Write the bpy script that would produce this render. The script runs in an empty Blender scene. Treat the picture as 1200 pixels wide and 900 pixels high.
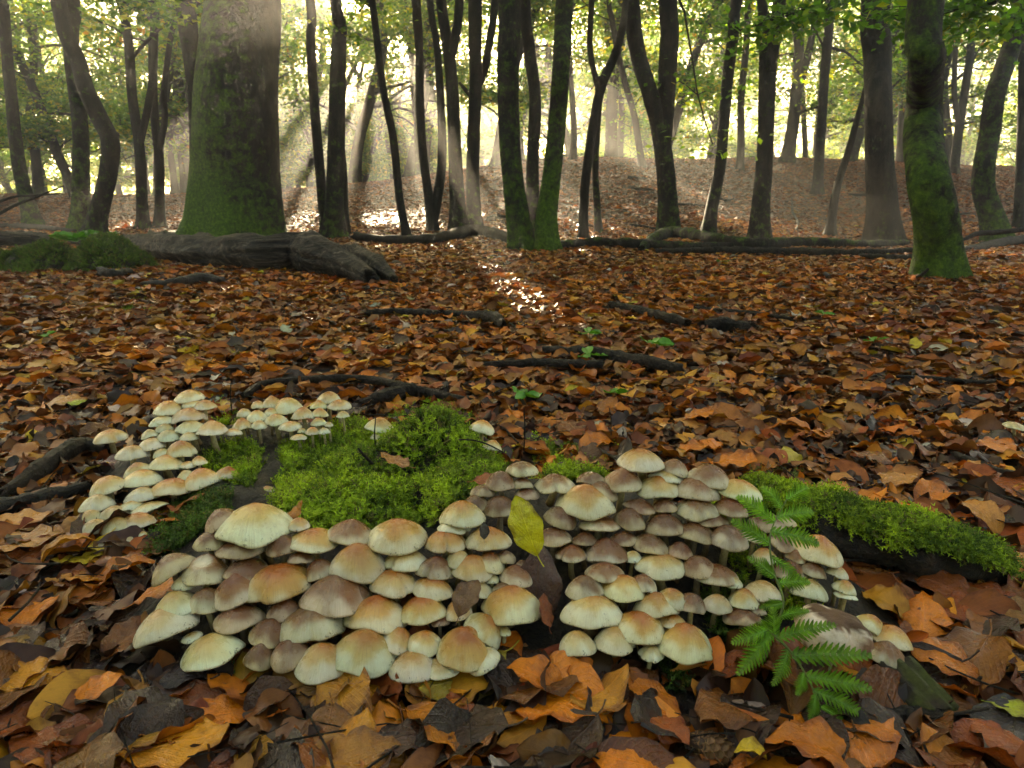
import bpy, math, random
import numpy as np
from mathutils import Vector

# ------------------------------------------------------------------ camera, world, sun, exposure
scene = bpy.context.scene
F_PX, CX, CY = 800.0, 600.0, 450.0            # photograph is 1200 x 900, 24 mm lens
PITCH = math.radians(14.4)
CAM_H = 0.36
cam_data = bpy.data.cameras.new('camera')
cam = bpy.data.objects.new('camera', cam_data)
scene.collection.objects.link(cam)
cam.location = (0, 0, CAM_H)
cam.rotation_euler = (math.radians(90) - PITCH, 0, 0)
cam_data.sensor_width = 36.0
cam_data.lens = 24.0
cam_data.clip_start = 0.02
cam_data.clip_end = 600
cam_data.dof.use_dof = True
cam_data.dof.focus_distance = 0.72
cam_data.dof.aperture_fstop = 22.0
scene.camera = cam

FWD = np.array([0, math.cos(PITCH), -math.sin(PITCH)])
UPV = np.array([0, math.sin(PITCH), math.cos(PITCH)])
RGT = np.array([1.0, 0, 0])
ORG = np.array([0, 0, CAM_H])
def ray(px, py):
    return FWD + RGT * ((px - CX) / F_PX) + UPV * ((CY - py) / F_PX)
def at_y(px, py, Y):
    d = ray(px, py)
    return ORG + d * (Y / d[1])
def project(P):
    P = np.atleast_2d(P) - ORG
    t = P @ FWD
    t = np.where(np.abs(t) < 1e-6, 1e-6, t)
    return CX + F_PX * (P @ RGT) / t, CY - F_PX * (P @ UPV) / t, t

SUN_PX = (445, 10)
sd = ray(*SUN_PX); sd = sd / np.linalg.norm(sd)
SUN_ELEV = math.asin(sd[2]); SUN_AZ = math.atan2(sd[0], sd[1])
world = bpy.data.worlds.new('World'); scene.world = world
world.use_nodes = True
wn = world.node_tree
sky = wn.nodes.new('ShaderNodeTexSky')
sky.sky_type = 'NISHITA'; sky.sun_disc = False
sky.sun_elevation = SUN_ELEV; sky.sun_rotation = SUN_AZ
sky.air_density = 1.0; sky.dust_density = 4.0; sky.ozone_density = 0.6
bg = wn.nodes['Background']; bg.inputs['Strength'].default_value = 0.05
wn.links.new(sky.outputs['Color'], bg.inputs['Color'])
sun_d = bpy.data.lights.new('sun', 'SUN')
sun_d.energy = 5.0; sun_d.angle = math.radians(0.5); sun_d.color = (1.0, 0.86, 0.66)
sun = bpy.data.objects.new('sun', sun_d); scene.collection.objects.link(sun)
sun.rotation_euler = Vector(-sd).to_track_quat('-Z', 'Y').to_euler()
sun.location = (-6, 20, 30)
vs = scene.view_settings
vs.view_transform = 'Standard'; vs.look = 'None'; vs.gamma = 1.0; vs.use_curve_mapping = False
vs.exposure = 3.95
vs.use_white_balance = True; vs.white_balance_temperature = 7900; vs.white_balance_tint = 6
cy = scene.cycles
cy.use_denoising = True
try: cy.denoiser = 'OPENIMAGEDENOISE'
except Exception: pass
cy.max_bounces = 5; cy.diffuse_bounces = 3; cy.glossy_bounces = 2; cy.transmission_bounces = 3
cy.volume_bounces = 0; cy.transparent_max_bounces = 4
cy.caustics_reflective = False; cy.caustics_refractive = False
cy.sample_clamp_indirect = 4.0
cy.use_adaptive_sampling = True; cy.adaptive_threshold = 0.015

# ------------------------------------------------------------------ helpers
R = np.random.RandomState(7)
random.seed(7)
COL = scene.collection
rad = math.radians

def _hash(ix, iy, iz, seed):
    h = (ix * 374761393 + iy * 668265263 + iz * 2147483647 + seed * 974634777) & 0xffffffff
    h = ((h ^ (h >> 13)) * 1274126177) & 0xffffffff
    h = ((h ^ (h >> 16)) * 2246822519) & 0xffffffff
    return ((h ^ (h >> 15)) & 0xffffff) / float(0xffffff) * 2 - 1
def vnoise(P, seed=0):
    P = np.asarray(P, float)
    i = np.floor(P).astype(np.int64); f = P - i
    u = f * f * (3 - 2 * f)
    out = 0
    for dx in (0, 1):
        for dy in (0, 1):
            for dz in (0, 1):
                w = (u[:, 0] if dx else 1 - u[:, 0]) * (u[:, 1] if dy else 1 - u[:, 1]) * (u[:, 2] if dz else 1 - u[:, 2])
                out = out + w * _hash(i[:, 0] + dx, i[:, 1] + dy, i[:, 2] + dz, seed)
    return out
def fbm(P, octv=4, seed=0):
    P = np.asarray(P, float); a = 1.0; s = 0; t = 0
    for k in range(octv):
        s = s + a * vnoise(P * (2 ** k), seed + k); t += a; a *= 0.5
    return s / t
def sstep(a, b, x):
    t = np.clip((x - a) / (b - a), 0, 1); return t * t * (3 - 2 * t)

def mesh_np(name, V, faces, mat=None, attrs=None, smooth=True):
    """faces: list of (m,k) int arrays; attrs: {name: (n,), (n,2) or (n,3)}"""
    me = bpy.data.meshes.new(name)
    V = np.ascontiguousarray(V, dtype=np.float32)
    if not isinstance(faces, (list, tuple)): faces = [faces]
    faces = [np.asarray(f, dtype=np.int32) for f in faces if len(f)]
    nl = sum(f.size for f in faces); nf = sum(len(f) for f in faces)
    me.vertices.add(len(V)); me.vertices.foreach_set('co', V.ravel())
    me.loops.add(nl); me.polygons.add(nf)
    me.loops.foreach_set('vertex_index', np.concatenate([f.ravel() for f in faces]))
    tot = np.concatenate([np.full(len(f), f.shape[1], np.int32) for f in faces])
    st = np.concatenate([[0], np.cumsum(tot)[:-1]]).astype(np.int32)
    me.polygons.foreach_set('loop_start', st)
    me.polygons.foreach_set('use_smooth', np.full(nf, smooth, bool))
    for k, a in (attrs or {}).items():
        a = np.asarray(a, np.float32)
        if a.ndim == 1:
            at = me.attributes.new(k, 'FLOAT', 'POINT'); at.data.foreach_set('value', a)
        else:
            if a.shape[1] == 2: a = np.column_stack([a, np.zeros(len(a), np.float32)])
            at = me.attributes.new(k, 'FLOAT_VECTOR', 'POINT'); at.data.foreach_set('vector', np.ascontiguousarray(a).ravel())
    me.update(calc_edges=True)
    if mat: me.materials.append(mat)
    return me
def obj(name, me, parent=None, loc=None):
    o = bpy.data.objects.new(name, me); COL.objects.link(o)
    if parent is not None: o.parent = parent
    if loc is not None: o.location = loc
    return o
def tag(o, label=None, cat=None, group=None, kind=None):
    if label: o['label'] = label
    if cat: o['category'] = cat
    if group: o['group'] = group
    if kind: o['kind'] = kind
    return o
def thing(name, loc, label, cat, group=None):
    o = bpy.data.objects.new(name, None); COL.objects.link(o); o.location = loc
    o.empty_display_size = 0.05
    return tag(o, label, cat, group)

class Acc:
    """accumulates pieces of one mesh"""
    def __init__(s): s.V = []; s.F = {}; s.A = {}; s.n = 0
    def add(s, V, F, **A):
        F = F if isinstance(F, (list, tuple)) else [F]
        for f in F:
            f = np.asarray(f)
            if len(f): s.F.setdefault(f.shape[1], []).append(f + s.n)
        s.V.append(np.asarray(V, float)); s.n += len(V)
        for k, a in A.items(): s.A.setdefault(k, []).append(np.asarray(a, float))
    def mesh(s, name, mat, smooth=True, origin=None):
        V = np.concatenate(s.V)
        if origin is not None: V = V - np.asarray(origin)
        return mesh_np(name, V, [np.concatenate(f) for f in s.F.values()], mat,
                       {k: np.concatenate(a) for k, a in s.A.items()}, smooth)

def resample(pts, n):
    """Catmull-Rom through pts, n points"""
    P = np.asarray(pts, float)
    if len(P) == 2: return P[0] + (P[1] - P[0]) * np.linspace(0, 1, n)[:, None]
    Q = np.vstack([2 * P[0] - P[1], P, 2 * P[-1] - P[-2]])
    seg = np.linalg.norm(np.diff(P, axis=0), axis=1); cum = np.concatenate([[0], np.cumsum(seg)])
    out = []
    for s in np.linspace(0, cum[-1], n):
        k = min(np.searchsorted(cum, s, side='right') - 1, len(P) - 2)
        t = (s - cum[k]) / max(seg[k], 1e-9)
        a, b, c, d = Q[k], Q[k + 1], Q[k + 2], Q[k + 3]
        out.append(0.5 * (2 * b + (c - a) * t + (2 * a - 5 * b + 4 * c - d) * t * t + (3 * b - a - 3 * c + d) * t ** 3))
    return np.array(out)
def tube(pts, radii, ns=8, cap=True):
    """returns V, [quads, tris], theta, s(0..1)"""
    P = np.asarray(pts, float); n = len(P)
    r = np.broadcast_to(np.asarray(radii, float), (n,))
    T = np.gradient(P, axis=0); T /= np.linalg.norm(T, axis=1)[:, None] + 1e-12
    a = np.array([1.0, 0, 0]) if abs(T[0][0]) < 0.8 else np.array([0, 1.0, 0])
    N = np.cross(T[0], a); N /= np.linalg.norm(N); Ns = [N]
    for k in range(1, n):
        N = N - T[k] * (N @ T[k]); N /= np.linalg.norm(N) + 1e-12; Ns.append(N)
    Ns = np.array(Ns); B = np.cross(T, Ns)
    th = np.linspace(0, 2 * math.pi, ns, endpoint=False)
    V = P[:, None] + r[:, None, None] * (np.cos(th)[None, :, None] * Ns[:, None] + np.sin(th)[None, :, None] * B[:, None])
    V = V.reshape(-1, 3)
    i = np.arange(n - 1)[:, None] * ns; j = np.arange(ns)[None]; jn = (j + 1) % ns
    Q = np.stack([i + j, i + jn, i + ns + jn, i + ns + j], -1).reshape(-1, 4)
    F = [Q]
    theta = np.tile(th, n); s = np.repeat(np.linspace(0, 1, n), ns)
    if cap:
        V = np.vstack([V, P[0], P[-1]]); c0 = n * ns; j = np.arange(ns); jn = (j + 1) % ns
        F.append(np.concatenate([np.stack([np.full(ns, c0), jn, j], -1),
                                 np.stack([np.full(ns, c0 + 1), (n - 1) * ns + j, (n - 1) * ns + jn], -1)]))
        theta = np.concatenate([theta, [0, 0]]); s = np.concatenate([s, [0, 1]])
    return V, F, theta, s

def rot_mats(yaw, tx, ty):
    """Rz(yaw) * Rx(tx) * Ry(ty), vectorised"""
    cz, sz = np.cos(yaw), np.sin(yaw); cx, sx = np.cos(tx), np.sin(tx); c, s = np.cos(ty), np.sin(ty)
    n = len(yaw); Z = np.zeros(n); O = np.ones(n)
    Rz = np.array([[cz, -sz, Z], [sz, cz, Z], [Z, Z, O]]).transpose(2, 0, 1)
    Rx = np.array([[O, Z, Z], [Z, cx, -sx], [Z, sx, cx]]).transpose(2, 0, 1)
    Ry = np.array([[c, Z, s], [Z, O, Z], [-s, Z, c]]).transpose(2, 0, 1)
    return Rz @ Rx @ Ry
def scatter(tV, tF, P, M, S):
    """copies of a template as one array"""
    n = len(P); nv = len(tV)
    V = np.einsum('nij,vj->nvi', M, tV) * np.asarray(S).reshape(n, 1, -1) + P[:, None]
    F = (np.asarray(tF)[None] + (np.arange(n) * nv)[:, None, None]).reshape(-1, tF.shape[1])
    return V.reshape(-1, 3), F

# ------------------------------------------------------------------ materials
class Nodes:
    def __init__(s, name):
        s.m = bpy.data.materials.new(name); s.m.use_nodes = True
        s.t = s.m.node_tree; s.t.nodes.clear()
        s.out = s.n('OutputMaterial')
    def n(s, typ, **kw):
        nd = s.t.nodes.new('ShaderNode' + typ)
        for k, v in kw.items(): setattr(nd, k, v)
        return nd
    def l(s, a, b): s.t.links.new(a, b)
    def attr(s, name): return s.n('Attribute', attribute_name=name)
    def noise(s, scale, detail=4, vec=None, rough=0.55, dist=0.0):
        nd = s.n('TexNoise'); nd.inputs['Scale'].default_value = scale
        nd.inputs['Detail'].default_value = detail; nd.inputs['Roughness'].default_value = rough
        nd.inputs['Distortion'].default_value = dist
        if vec is not None: s.l(vec, nd.inputs['Vector'])
        return nd.outputs['Fac']
    def ramp(s, fac, stops, interp='LINEAR'):
        nd = s.n('ValToRGB'); s.l(fac, nd.inputs['Fac']); cr = nd.color_ramp; cr.interpolation = interp
        while len(cr.elements) < len(stops): cr.elements.new(0.5)
        for e, (p, c) in zip(cr.elements, stops):
            e.position = p; e.color = (c, c, c, 1) if isinstance(c, (int, float)) else (*c, 1)
        return nd.outputs['Color']
    def math(s, op, a, b=None, clamp=False):
        nd = s.n('Math', operation=op); nd.use_clamp = clamp
        for k, v in enumerate((a, b)):
            if v is None: continue
            if isinstance(v, (int, float)): nd.inputs[k].default_value = v
            else: s.l(v, nd.inputs[k])
        return nd.outputs[0]
    def mix(s, fac, a, b, typ='MIX'):
        nd = s.n('Mix', data_type='RGBA', blend_type=typ)
        for k, v in ((0, fac), (6, a), (7, b)):
            if isinstance(v, (int, float)): nd.inputs[k].default_value = v
            elif isinstance(v, tuple): nd.inputs[k].default_value = (*v, 1)
            else: s.l(v, nd.inputs[k])
        return nd.outputs[2]
    def mapping(s, vec, scale):
        nd = s.n('Mapping'); nd.inputs['Scale'].default_value = scale; s.l(vec, nd.inputs['Vector'])
        return nd.outputs[0]
    def obj_co(s): return s.n('TexCoord').outputs['Object']
    def bump(s, h, strength=0.5, dist=0.01):
        nd = s.n('Bump'); nd.inputs['Strength'].default_value = strength
        nd.inputs['Distance'].default_value = dist; s.l(h, nd.inputs['Height']); return nd.outputs[0]
    def principled(s, color, rough=0.6, normal=None, spec=0.5, sss=0.0, coat=0.0):
        p = s.n('BsdfPrincipled')
        if isinstance(color, tuple): p.inputs['Base Color'].default_value = (*color, 1)
        else: s.l(color, p.inputs['Base Color'])
        if isinstance(rough, (int, float)): p.inputs['Roughness'].default_value = rough
        else: s.l(rough, p.inputs['Roughness'])
        p.inputs['Specular IOR Level'].default_value = spec
        if sss:
            p.inputs['Subsurface Weight'].default_value = sss
            p.inputs['Subsurface Radius'].default_value = (1.0, 0.6, 0.3)
            p.inputs['Subsurface Scale'].default_value = 0.004
        if coat:
            p.inputs['Coat Weight'].default_value = coat; p.inputs['Coat Roughness'].default_value = 0.18
        if normal is not None: s.l(normal, p.inputs['Normal'])
        return p.outputs[0]
    def done(s, surf): s.l(surf, s.out.inputs['Surface']); return s.m

def vein_height(N, uv):
    sep = N.n('SeparateXYZ'); N.l(uv, sep.inputs[0])
    au = N.math('ABSOLUTE', sep.outputs[0])
    mid = N.math('SUBTRACT', 1.0, N.math('MULTIPLY', au, 16.0), True)
    ph = N.math('SUBTRACT', N.math('MULTIPLY', sep.outputs[1], 62.0), N.math('MULTIPLY', au, 34.0))
    side = N.math('POWER', N.math('ADD', N.math('MULTIPLY', N.math('SINE', ph), 0.5), 0.5), 9.0)
    return mid, side
def leaf_mat(name, from_object):
    N = Nodes(name)
    uv = N.attr('uvp').outputs['Vector']
    base = N.n('ObjectInfo').outputs['Color'] if from_object else N.attr('col').outputs['Vector']
    co = N.obj_co()
    if from_object:
        oi = N.n('ObjectInfo'); add = N.n('VectorMath', operation='ADD'); N.l(co, add.inputs[0])
        cmb = N.n('CombineXYZ'); r20 = N.math('MULTIPLY', oi.outputs['Random'], 40.0)
        for k in range(3): N.l(r20, cmb.inputs[k])
        N.l(cmb.outputs[0], add.inputs[1]); co = add.outputs[0]
        sc1, sc2, sc3 = 2.2, 9.0, 26.0       # leaf meshes are one unit long
    else:
        sc1, sc2, sc3 = 26.0, 110.0, 330.0
    n1 = N.noise(sc1, 4, co); n2 = N.noise(sc2, 5, co, 0.65); n3 = N.noise(sc3, 3, co)
    c = N.mix(N.ramp(n1, [(0.45, 0.0), (0.72, 0.7)]), base, N.mix(1.0, base, (0.48, 0.36, 0.28), 'MULTIPLY'))
    c = N.mix(N.ramp(n2, [(0.48, 0.0), (0.70, 0.5)]), c, N.mix(1.0, base, (0.30, 0.20, 0.16), 'MULTIPLY'))
    sepe = N.n('SeparateXYZ'); N.l(uv, sepe.inputs[0])
    edge = N.math('ADD', N.math('ABSOLUTE', sepe.outputs[0]), N.math('MULTIPLY', N.math('SUBTRACT', n1, 0.5), 1.6))
    c = N.mix(N.ramp(edge, [(0.80, 0.0), (1.12, 0.7)]), c, N.mix(1.0, c, (0.42, 0.30, 0.22), 'MULTIPLY'))
    mid, side = vein_height(N, uv)
    veins = N.math('MAXIMUM', mid, N.math('MULTIPLY', side, 0.45))
    c = N.mix(N.math('MULTIPLY', veins, 0.45), c, N.mix(1.0, base, (1.35, 1.3, 1.2), 'MULTIPLY'))
    h = N.math('ADD', N.math('MULTIPLY', veins, 0.22), N.math('ADD', N.math('MULTIPLY', n2, 1.0), N.math('MULTIPLY', n3, 0.3)))
    rough = N.ramp(n1, [(0.3, 0.12), (0.7, 0.40)] if from_object else [(0.3, 0.30), (0.7, 0.62)])
    b = N.bump(h, 0.40, 0.016 if from_object else 0.0013)
    p = N.principled(c, rough, b, 0.46 if from_object else 0.30)
    tr = N.n('BsdfTranslucent'); N.l(c, tr.inputs['Color'])
    mx = N.n('MixShader'); mx.inputs[0].default_value = 0.15
    N.l(p, mx.inputs[1]); N.l(tr.outputs[0], mx.inputs[2])
    return N.done(mx.outputs[0])
def foliage_mat(name, gloss=0.5, trans=0.6, up=2.6):
    N = Nodes(name)
    c = N.attr('col').outputs['Vector']
    n = N.noise(9.0, 2, N.obj_co())
    c = N.mix(N.ramp(n, [(0.35, 0.0), (0.65, 0.5)]), c, N.mix(1.0, c, (0.6, 0.75, 0.6), 'MULTIPLY'))
    p = N.principled(c, gloss, None, 0.4)
    tr = N.n('BsdfTranslucent'); N.l(N.mix(1.0, c, (up, up * 0.98, up * 0.6), 'MULTIPLY'), tr.inputs['Color'])
    mx = N.n('MixShader'); mx.inputs[0].default_value = trans
    N.l(p, mx.inputs[1]); N.l(tr.outputs[0], mx.inputs[2])
    return N.done(mx.outputs[0])
def bark_mat(name, c1, c2, scale=9.0, vert=0.35, rough=0.8):
    N = Nodes(name)
    co = N.obj_co(); st = N.mapping(co, (1, 1, vert)); rg = N.mapping(co, (1, 1, 2.6))
    n1 = N.noise(scale, 7, st, 0.7); n2 = N.noise(scale * 5, 6, st, 0.75); n3 = N.noise(scale * 0.33, 4, co); n4 = N.noise(scale * 3.1, 5, rg, 0.7)
    c = N.mix(N.ramp(n1, [(0.38, 0.0), (0.62, 1.0)]), c1, c2)
    c = N.mix(N.ramp(n2, [(0.36, 0.85), (0.52, 0.0)]), c, N.mix(1.0, c, (0.28, 0.25, 0.22), 'MULTIPLY'))
    c = N.mix(N.ramp(n4, [(0.66, 0.0), (0.71, 0.75)]), c, (0.20, 0.195, 0.16))       # lichen flecks
    c = N.mix(N.ramp(n3, [(0.4, 0.6), (0.6, 0.0)]), c, N.mix(1.0, c, (0.42, 0.36, 0.30), 'MULTIPLY'))
    ms = N.attr('moss').outputs['Fac']
    mm = N.math('ADD', ms, N.math('MULTIPLY', N.math('SUBTRACT', N.noise(scale * 1.3, 8, co, 0.75), 0.5), 1.7))
    mf = N.ramp(mm, [(0.30, 0.0), (0.55, 1.0)])
    mn = N.noise(scale * 3.6, 7, co, 0.8)
    mc = N.ramp(mn, [(0.3, (0.016, 0.030, 0.004)), (0.5, (0.07, 0.14, 0.008)), (0.68, (0.17, 0.28, 0.014))])
    c = N.mix(mf, c, mc)
    h = N.math('ADD', N.math('MULTIPLY', n1, 1.0), N.math('ADD', N.math('MULTIPLY', n2, 0.8), N.math('MULTIPLY', N.math('MULTIPLY', mn, mf), 1.2)))
    return N.done(N.principled(c, rough, N.bump(h, 1.0, 0.04), 0.25))
M_leaf_obj = leaf_mat('dead_leaf_single', True)
M_leaf = leaf_mat('dead_leaf_litter', False)
M_fol = foliage_mat('beech_foliage')
M_fern = foliage_mat('fern_leaf', 0.35, 0.3, 1.3)
M_moss = foliage_mat('moss_shoots', 0.7, 0.3, 1.3)
M_bark = bark_mat('beech_bark', (0.014, 0.010, 0.007), (0.050, 0.037, 0.024))
M_wood = bark_mat('dead_wood', (0.012, 0.009, 0.007), (0.065, 0.045, 0.03), 30.0, 1.0, 0.6)

def log_mat():
    N = Nodes('weathered_log')
    uv = N.attr('uvp').outputs['Vector']            # around, along
    co = N.obj_co(); st = N.mapping(co, (1.6, 26, 26)); st2 = N.mapping(co, (7, 90, 90))
    n1 = N.noise(1.0, 7, st, 0.75, 0.9); n2 = N.noise(1.0, 5, st2, 0.7)
    c = N.ramp(n1, [(0.36, (0.006, 0.005, 0.004)), (0.47, (0.035, 0.025, 0.018)), (0.55, (0.10, 0.075, 0.052)), (0.66, (0.26, 0.215, 0.16))])
    c = N.mix(N.ramp(n2, [(0.35, 0.7), (0.55, 0.0)]), c, (0.012, 0.009, 0.008))
    co = N.obj_co()
    ms = N.attr('moss').outputs['Fac']
    mf = N.ramp(N.math('ADD', ms, N.math('SUBTRACT', N.noise(12, 5, co, 0.7), 0.5)), [(0.5, 0.0), (0.66, 1.0)])
    mc = N.ramp(N.noise(120, 4, co, 0.7), [(0.3, (0.018, 0.04, 0.004)), (0.7, (0.12, 0.19, 0.015))])
    c = N.mix(mf, c, mc)
    h = N.math('ADD', n1, N.math('MULTIPLY', n2, 0.4))
    return N.done(N.principled(c, 0.7, N.bump(h, 1.0, 0.10), 0.25))
M_log = log_mat()

def cap_mat():
    N = Nodes('mushroom_cap')
    c = N.attr('col').outputs['Vector']; uv = N.attr('uvp').outputs['Vector']     # radius, angle, seed
    sep = N.n('SeparateXYZ'); N.l(uv, sep.inputs[0])
    co = N.obj_co()
    st = N.n('CombineXYZ'); N.l(N.math('MULTIPLY', sep.outputs[1], 9.0), st.inputs[0])
    N.l(N.math('MULTIPLY', sep.outputs[0], 1.6), st.inputs[1]); N.l(N.math('MULTIPLY', sep.outputs[2], 50.0), st.inputs[2])
    fib = N.noise(1.6, 4, st.outputs[0], 0.6)
    n1 = N.noise(90, 5, co, 0.6); n2 = N.noise(420, 4, co, 0.6); n3 = N.noise(900, 2, co)
    c = N.mix(N.ramp(fib, [(0.35, 0.0), (0.7, 0.62)]), c, N.mix(1.0, c, (0.62, 0.52, 0.42), 'MULTIPLY'))
    c = N.mix(N.ramp(n1, [(0.42, 0.35), (0.62, 0.0)]), c, N.mix(1.0, c, (0.75, 0.62, 0.46), 'MULTIPLY'))
    rimz = N.ramp(sep.outputs[0], [(0.82, 0.0), (0.95, 0.05), (1.0, 0.13)])
    sp = N.math('ADD', n2, rimz)
    sp = N.math('ADD', sp, N.math('MULTIPLY', N.math('SUBTRACT', N.noise(60, 3, co), 0.5), 0.35))
    c = N.mix(N.ramp(sp, [(0.70, 0.0), (0.78, 0.75)]), c, (0.045, 0.028, 0.016))
    nd_ = N.noise(210, 3, co, 0.7, 0.5)
    c = N.mix(N.ramp(nd_, [(0.69, 0.0), (0.73, 0.7)]), c, (0.05, 0.03, 0.016))      # dirt
    h = N.math('ADD', N.math('MULTIPLY', n1, 0.8), N.math('ADD', N.math('MULTIPLY', n2, 0.2), N.math('MULTIPLY', fib, 0.5)))
    rough = N.ramp(n1, [(0.3, 0.18), (0.7, 0.40)])
    return N.done(N.principled(c, rough, N.bump(h, 0.40, 0.003), 0.42, 0.06, 0.15))
M_cap = cap_mat()
def attr_mat(name, rough, scale, bumpd, dark=(0.5, 0.42, 0.34), spec=0.3, bs=0.5):
    N = Nodes(name); c = N.attr('col').outputs['Vector']; co = N.obj_co()
    n = N.noise(scale, 5, co, 0.65)
    c = N.mix(N.ramp(n, [(0.4, 0.0), (0.66, 0.8)]), c, N.mix(1.0, c, dark, 'MULTIPLY'))
    return N.done(N.principled(c, rough, N.bump(n, bs, bumpd), spec))
M_stem = attr_mat('mushroom_stem', 0.6, 260, 0.002)
M_flesh = attr_mat('torn_cap', 0.65, 160, 0.004, (0.7, 0.6, 0.52))
def gill_mat():
    N = Nodes('mushroom_gills'); uv = N.attr('uvp').outputs['Vector']
    sep = N.n('SeparateXYZ'); N.l(uv, sep.inputs[0])
    w = N.math('SINE', N.math('MULTIPLY', sep.outputs[1], 70.0))
    c = N.ramp(N.math('ADD', N.math('MULTIPLY', w, 0.5), 0.5), [(0, (0.06, 0.05, 0.035)), (1, (0.24, 0.21, 0.14))])
    return N.done(N.principled(c, 0.7, N.bump(w, 0.8, 0.001), 0.2))
M_gill = gill_mat()
def soil_mat():
    N = Nodes('leaf_litter_floor'); co = N.n('NewGeometry').outputs['Position']
    v = N.n('TexVoronoi'); v.inputs['Scale'].default_value = 17.0; v.inputs['Randomness'].default_value = 1.0
    N.l(co, v.inputs['Vector'])
    sep = N.n('SeparateColor'); N.l(v.outputs['Color'], sep.inputs[0])
    c = N.ramp(sep.outputs[0], [(0.0, (0.018, 0.010, 0.007)), (0.35, (0.09, 0.036, 0.014)), (0.6, (0.16, 0.062, 0.020)), (0.85, (0.22, 0.085, 0.024)), (1.0, (0.27, 0.13, 0.05))])
    n2 = N.noise(45, 5, co, 0.7); n3 = N.noise(0.5, 4, co)
    c = N.mix(N.ramp(n2, [(0.4, 0.7), (0.6, 0.0)]), c, (0.016, 0.010, 0.008))
    c = N.mix(N.ramp(n3, [(0.35, 0.45), (0.65, 0.0)]), c, N.mix(1.0, c, (0.5, 0.45, 0.42), 'MULTIPLY'))
    h = N.math('ADD', N.math('MULTIPLY', v.outputs['Distance'], 6.0), n2)
    return N.done(N.principled(c, 0.6, N.bump(h, 0.9, 0.03), 0.3))
M_soil = soil_mat()
def rot_mat():
    N = Nodes('rotten_wood'); co = N.obj_co()
    n1 = N.noise(38, 7, N.mapping(co, (1, 0.5, 1)), 0.7, 0.8); n2 = N.noise(160, 5, co, 0.7)
    c = N.ramp(n1, [(0.3, (0.006, 0.005, 0.004)), (0.5, (0.030, 0.020, 0.013)), (0.68, (0.075, 0.045, 0.024)), (0.8, (0.16, 0.10, 0.055))])
    c = N.mix(N.ramp(n2, [(0.38, 0.8), (0.55, 0.0)]), c, (0.006, 0.005, 0.004))
    return N.done(N.principled(c, 0.6, N.bump(N.math('ADD', n1, N.math('MULTIPLY', n2, 0.4)), 1.0, 0.02), 0.4))
M_rot = rot_mat()

# ------------------------------------------------------------------ terrain
CREST_Y = 17.0
_cpx = np.array([-900, -300, 0, 150, 300, 450, 560, 640, 700, 850, 1000, 1200, 1500, 2200], float)
_cpy = np.array([232, 232, 230, 226, 222, 214, 199, 187, 183, 180, 189, 200, 205, 215], float)
_cz = np.array([at_y(x, y, CREST_Y)[2] for x, y in zip(_cpx, _cpy)])
_ca = (_cpx - CX) / F_PX
def G(X, Y):
    X = np.asarray(X, float); Y = np.asarray(Y, float)
    a = X / np.maximum(Y, 3.0)
    zc = np.interp(a, _ca, _cz)
    rise = (.6 * np.clip((Y - 7.4) / (CREST_Y - 7.4), 0, 1) + .4 * sstep(7.4, CREST_Y, Y)) * zc * (1 - 0.75 * sstep(CREST_Y + 1.0, 32, Y))
    P = np.column_stack([X.ravel() * 0.6, Y.ravel() * 0.6, np.zeros(X.size)])
    und = vnoise(P, 3).reshape(X.shape) * 0.05 + vnoise(P * 0.35, 5).reshape(X.shape) * 0.10 * sstep(5, 14, Y)
    fine = vnoise(P * 8.0, 9).reshape(X.shape) * 0.008
    return rise + (und + fine) * sstep(1.4, 4.0, np.hypot(X, Y))
def g1(x, y): return float(G(np.array([x]), np.array([y]))[0])
_TS = np.geomspace(0.2, 90, 900)
def ground_hit(px, py, lift=0.0):
    d = ray(px, py); d = d / np.linalg.norm(d)
    ts = _TS
    for _ in range(2):
        Q = ORG + d * ts[:, None]
        below = np.where(Q[:, 2] - lift <= G(Q[:, 0], Q[:, 1]))[0]
        if not len(below): return ORG + d * 20.0
        k = below[0]; ts = np.linspace(ts[max(k - 1, 0)], ts[k], 40)
    return Q[k] - np.array([0, 0, lift])
def hillside():
    n = 230
    s = np.linspace(-1, 1, n)
    xs = np.sinh(s * 4.6) / np.sinh(4.6) * 95
    t = np.linspace(-1, 1, n + 40)
    ys = np.sinh(t * 4.6) / np.sinh(4.6) * 95
    X, Y = np.meshgrid(xs, ys)
    Z = G(X, Y)
    V = np.column_stack([X.ravel(), Y.ravel(), Z.ravel()])
    ny, nx = X.shape
    i = (np.arange(ny - 1)[:, None] * nx + np.arange(nx - 1)[None]).ravel()
    Fq = np.stack([i, i + 1, i + nx + 1, i + nx], -1)
    o = obj('forest_floor', mesh_np('forest_floor', V, Fq, M_soil))
    tag(o, 'forest floor of brown beech leaf litter rising to a mound', None, None, 'structure')
    return o
FLOOR = hillside()

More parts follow.
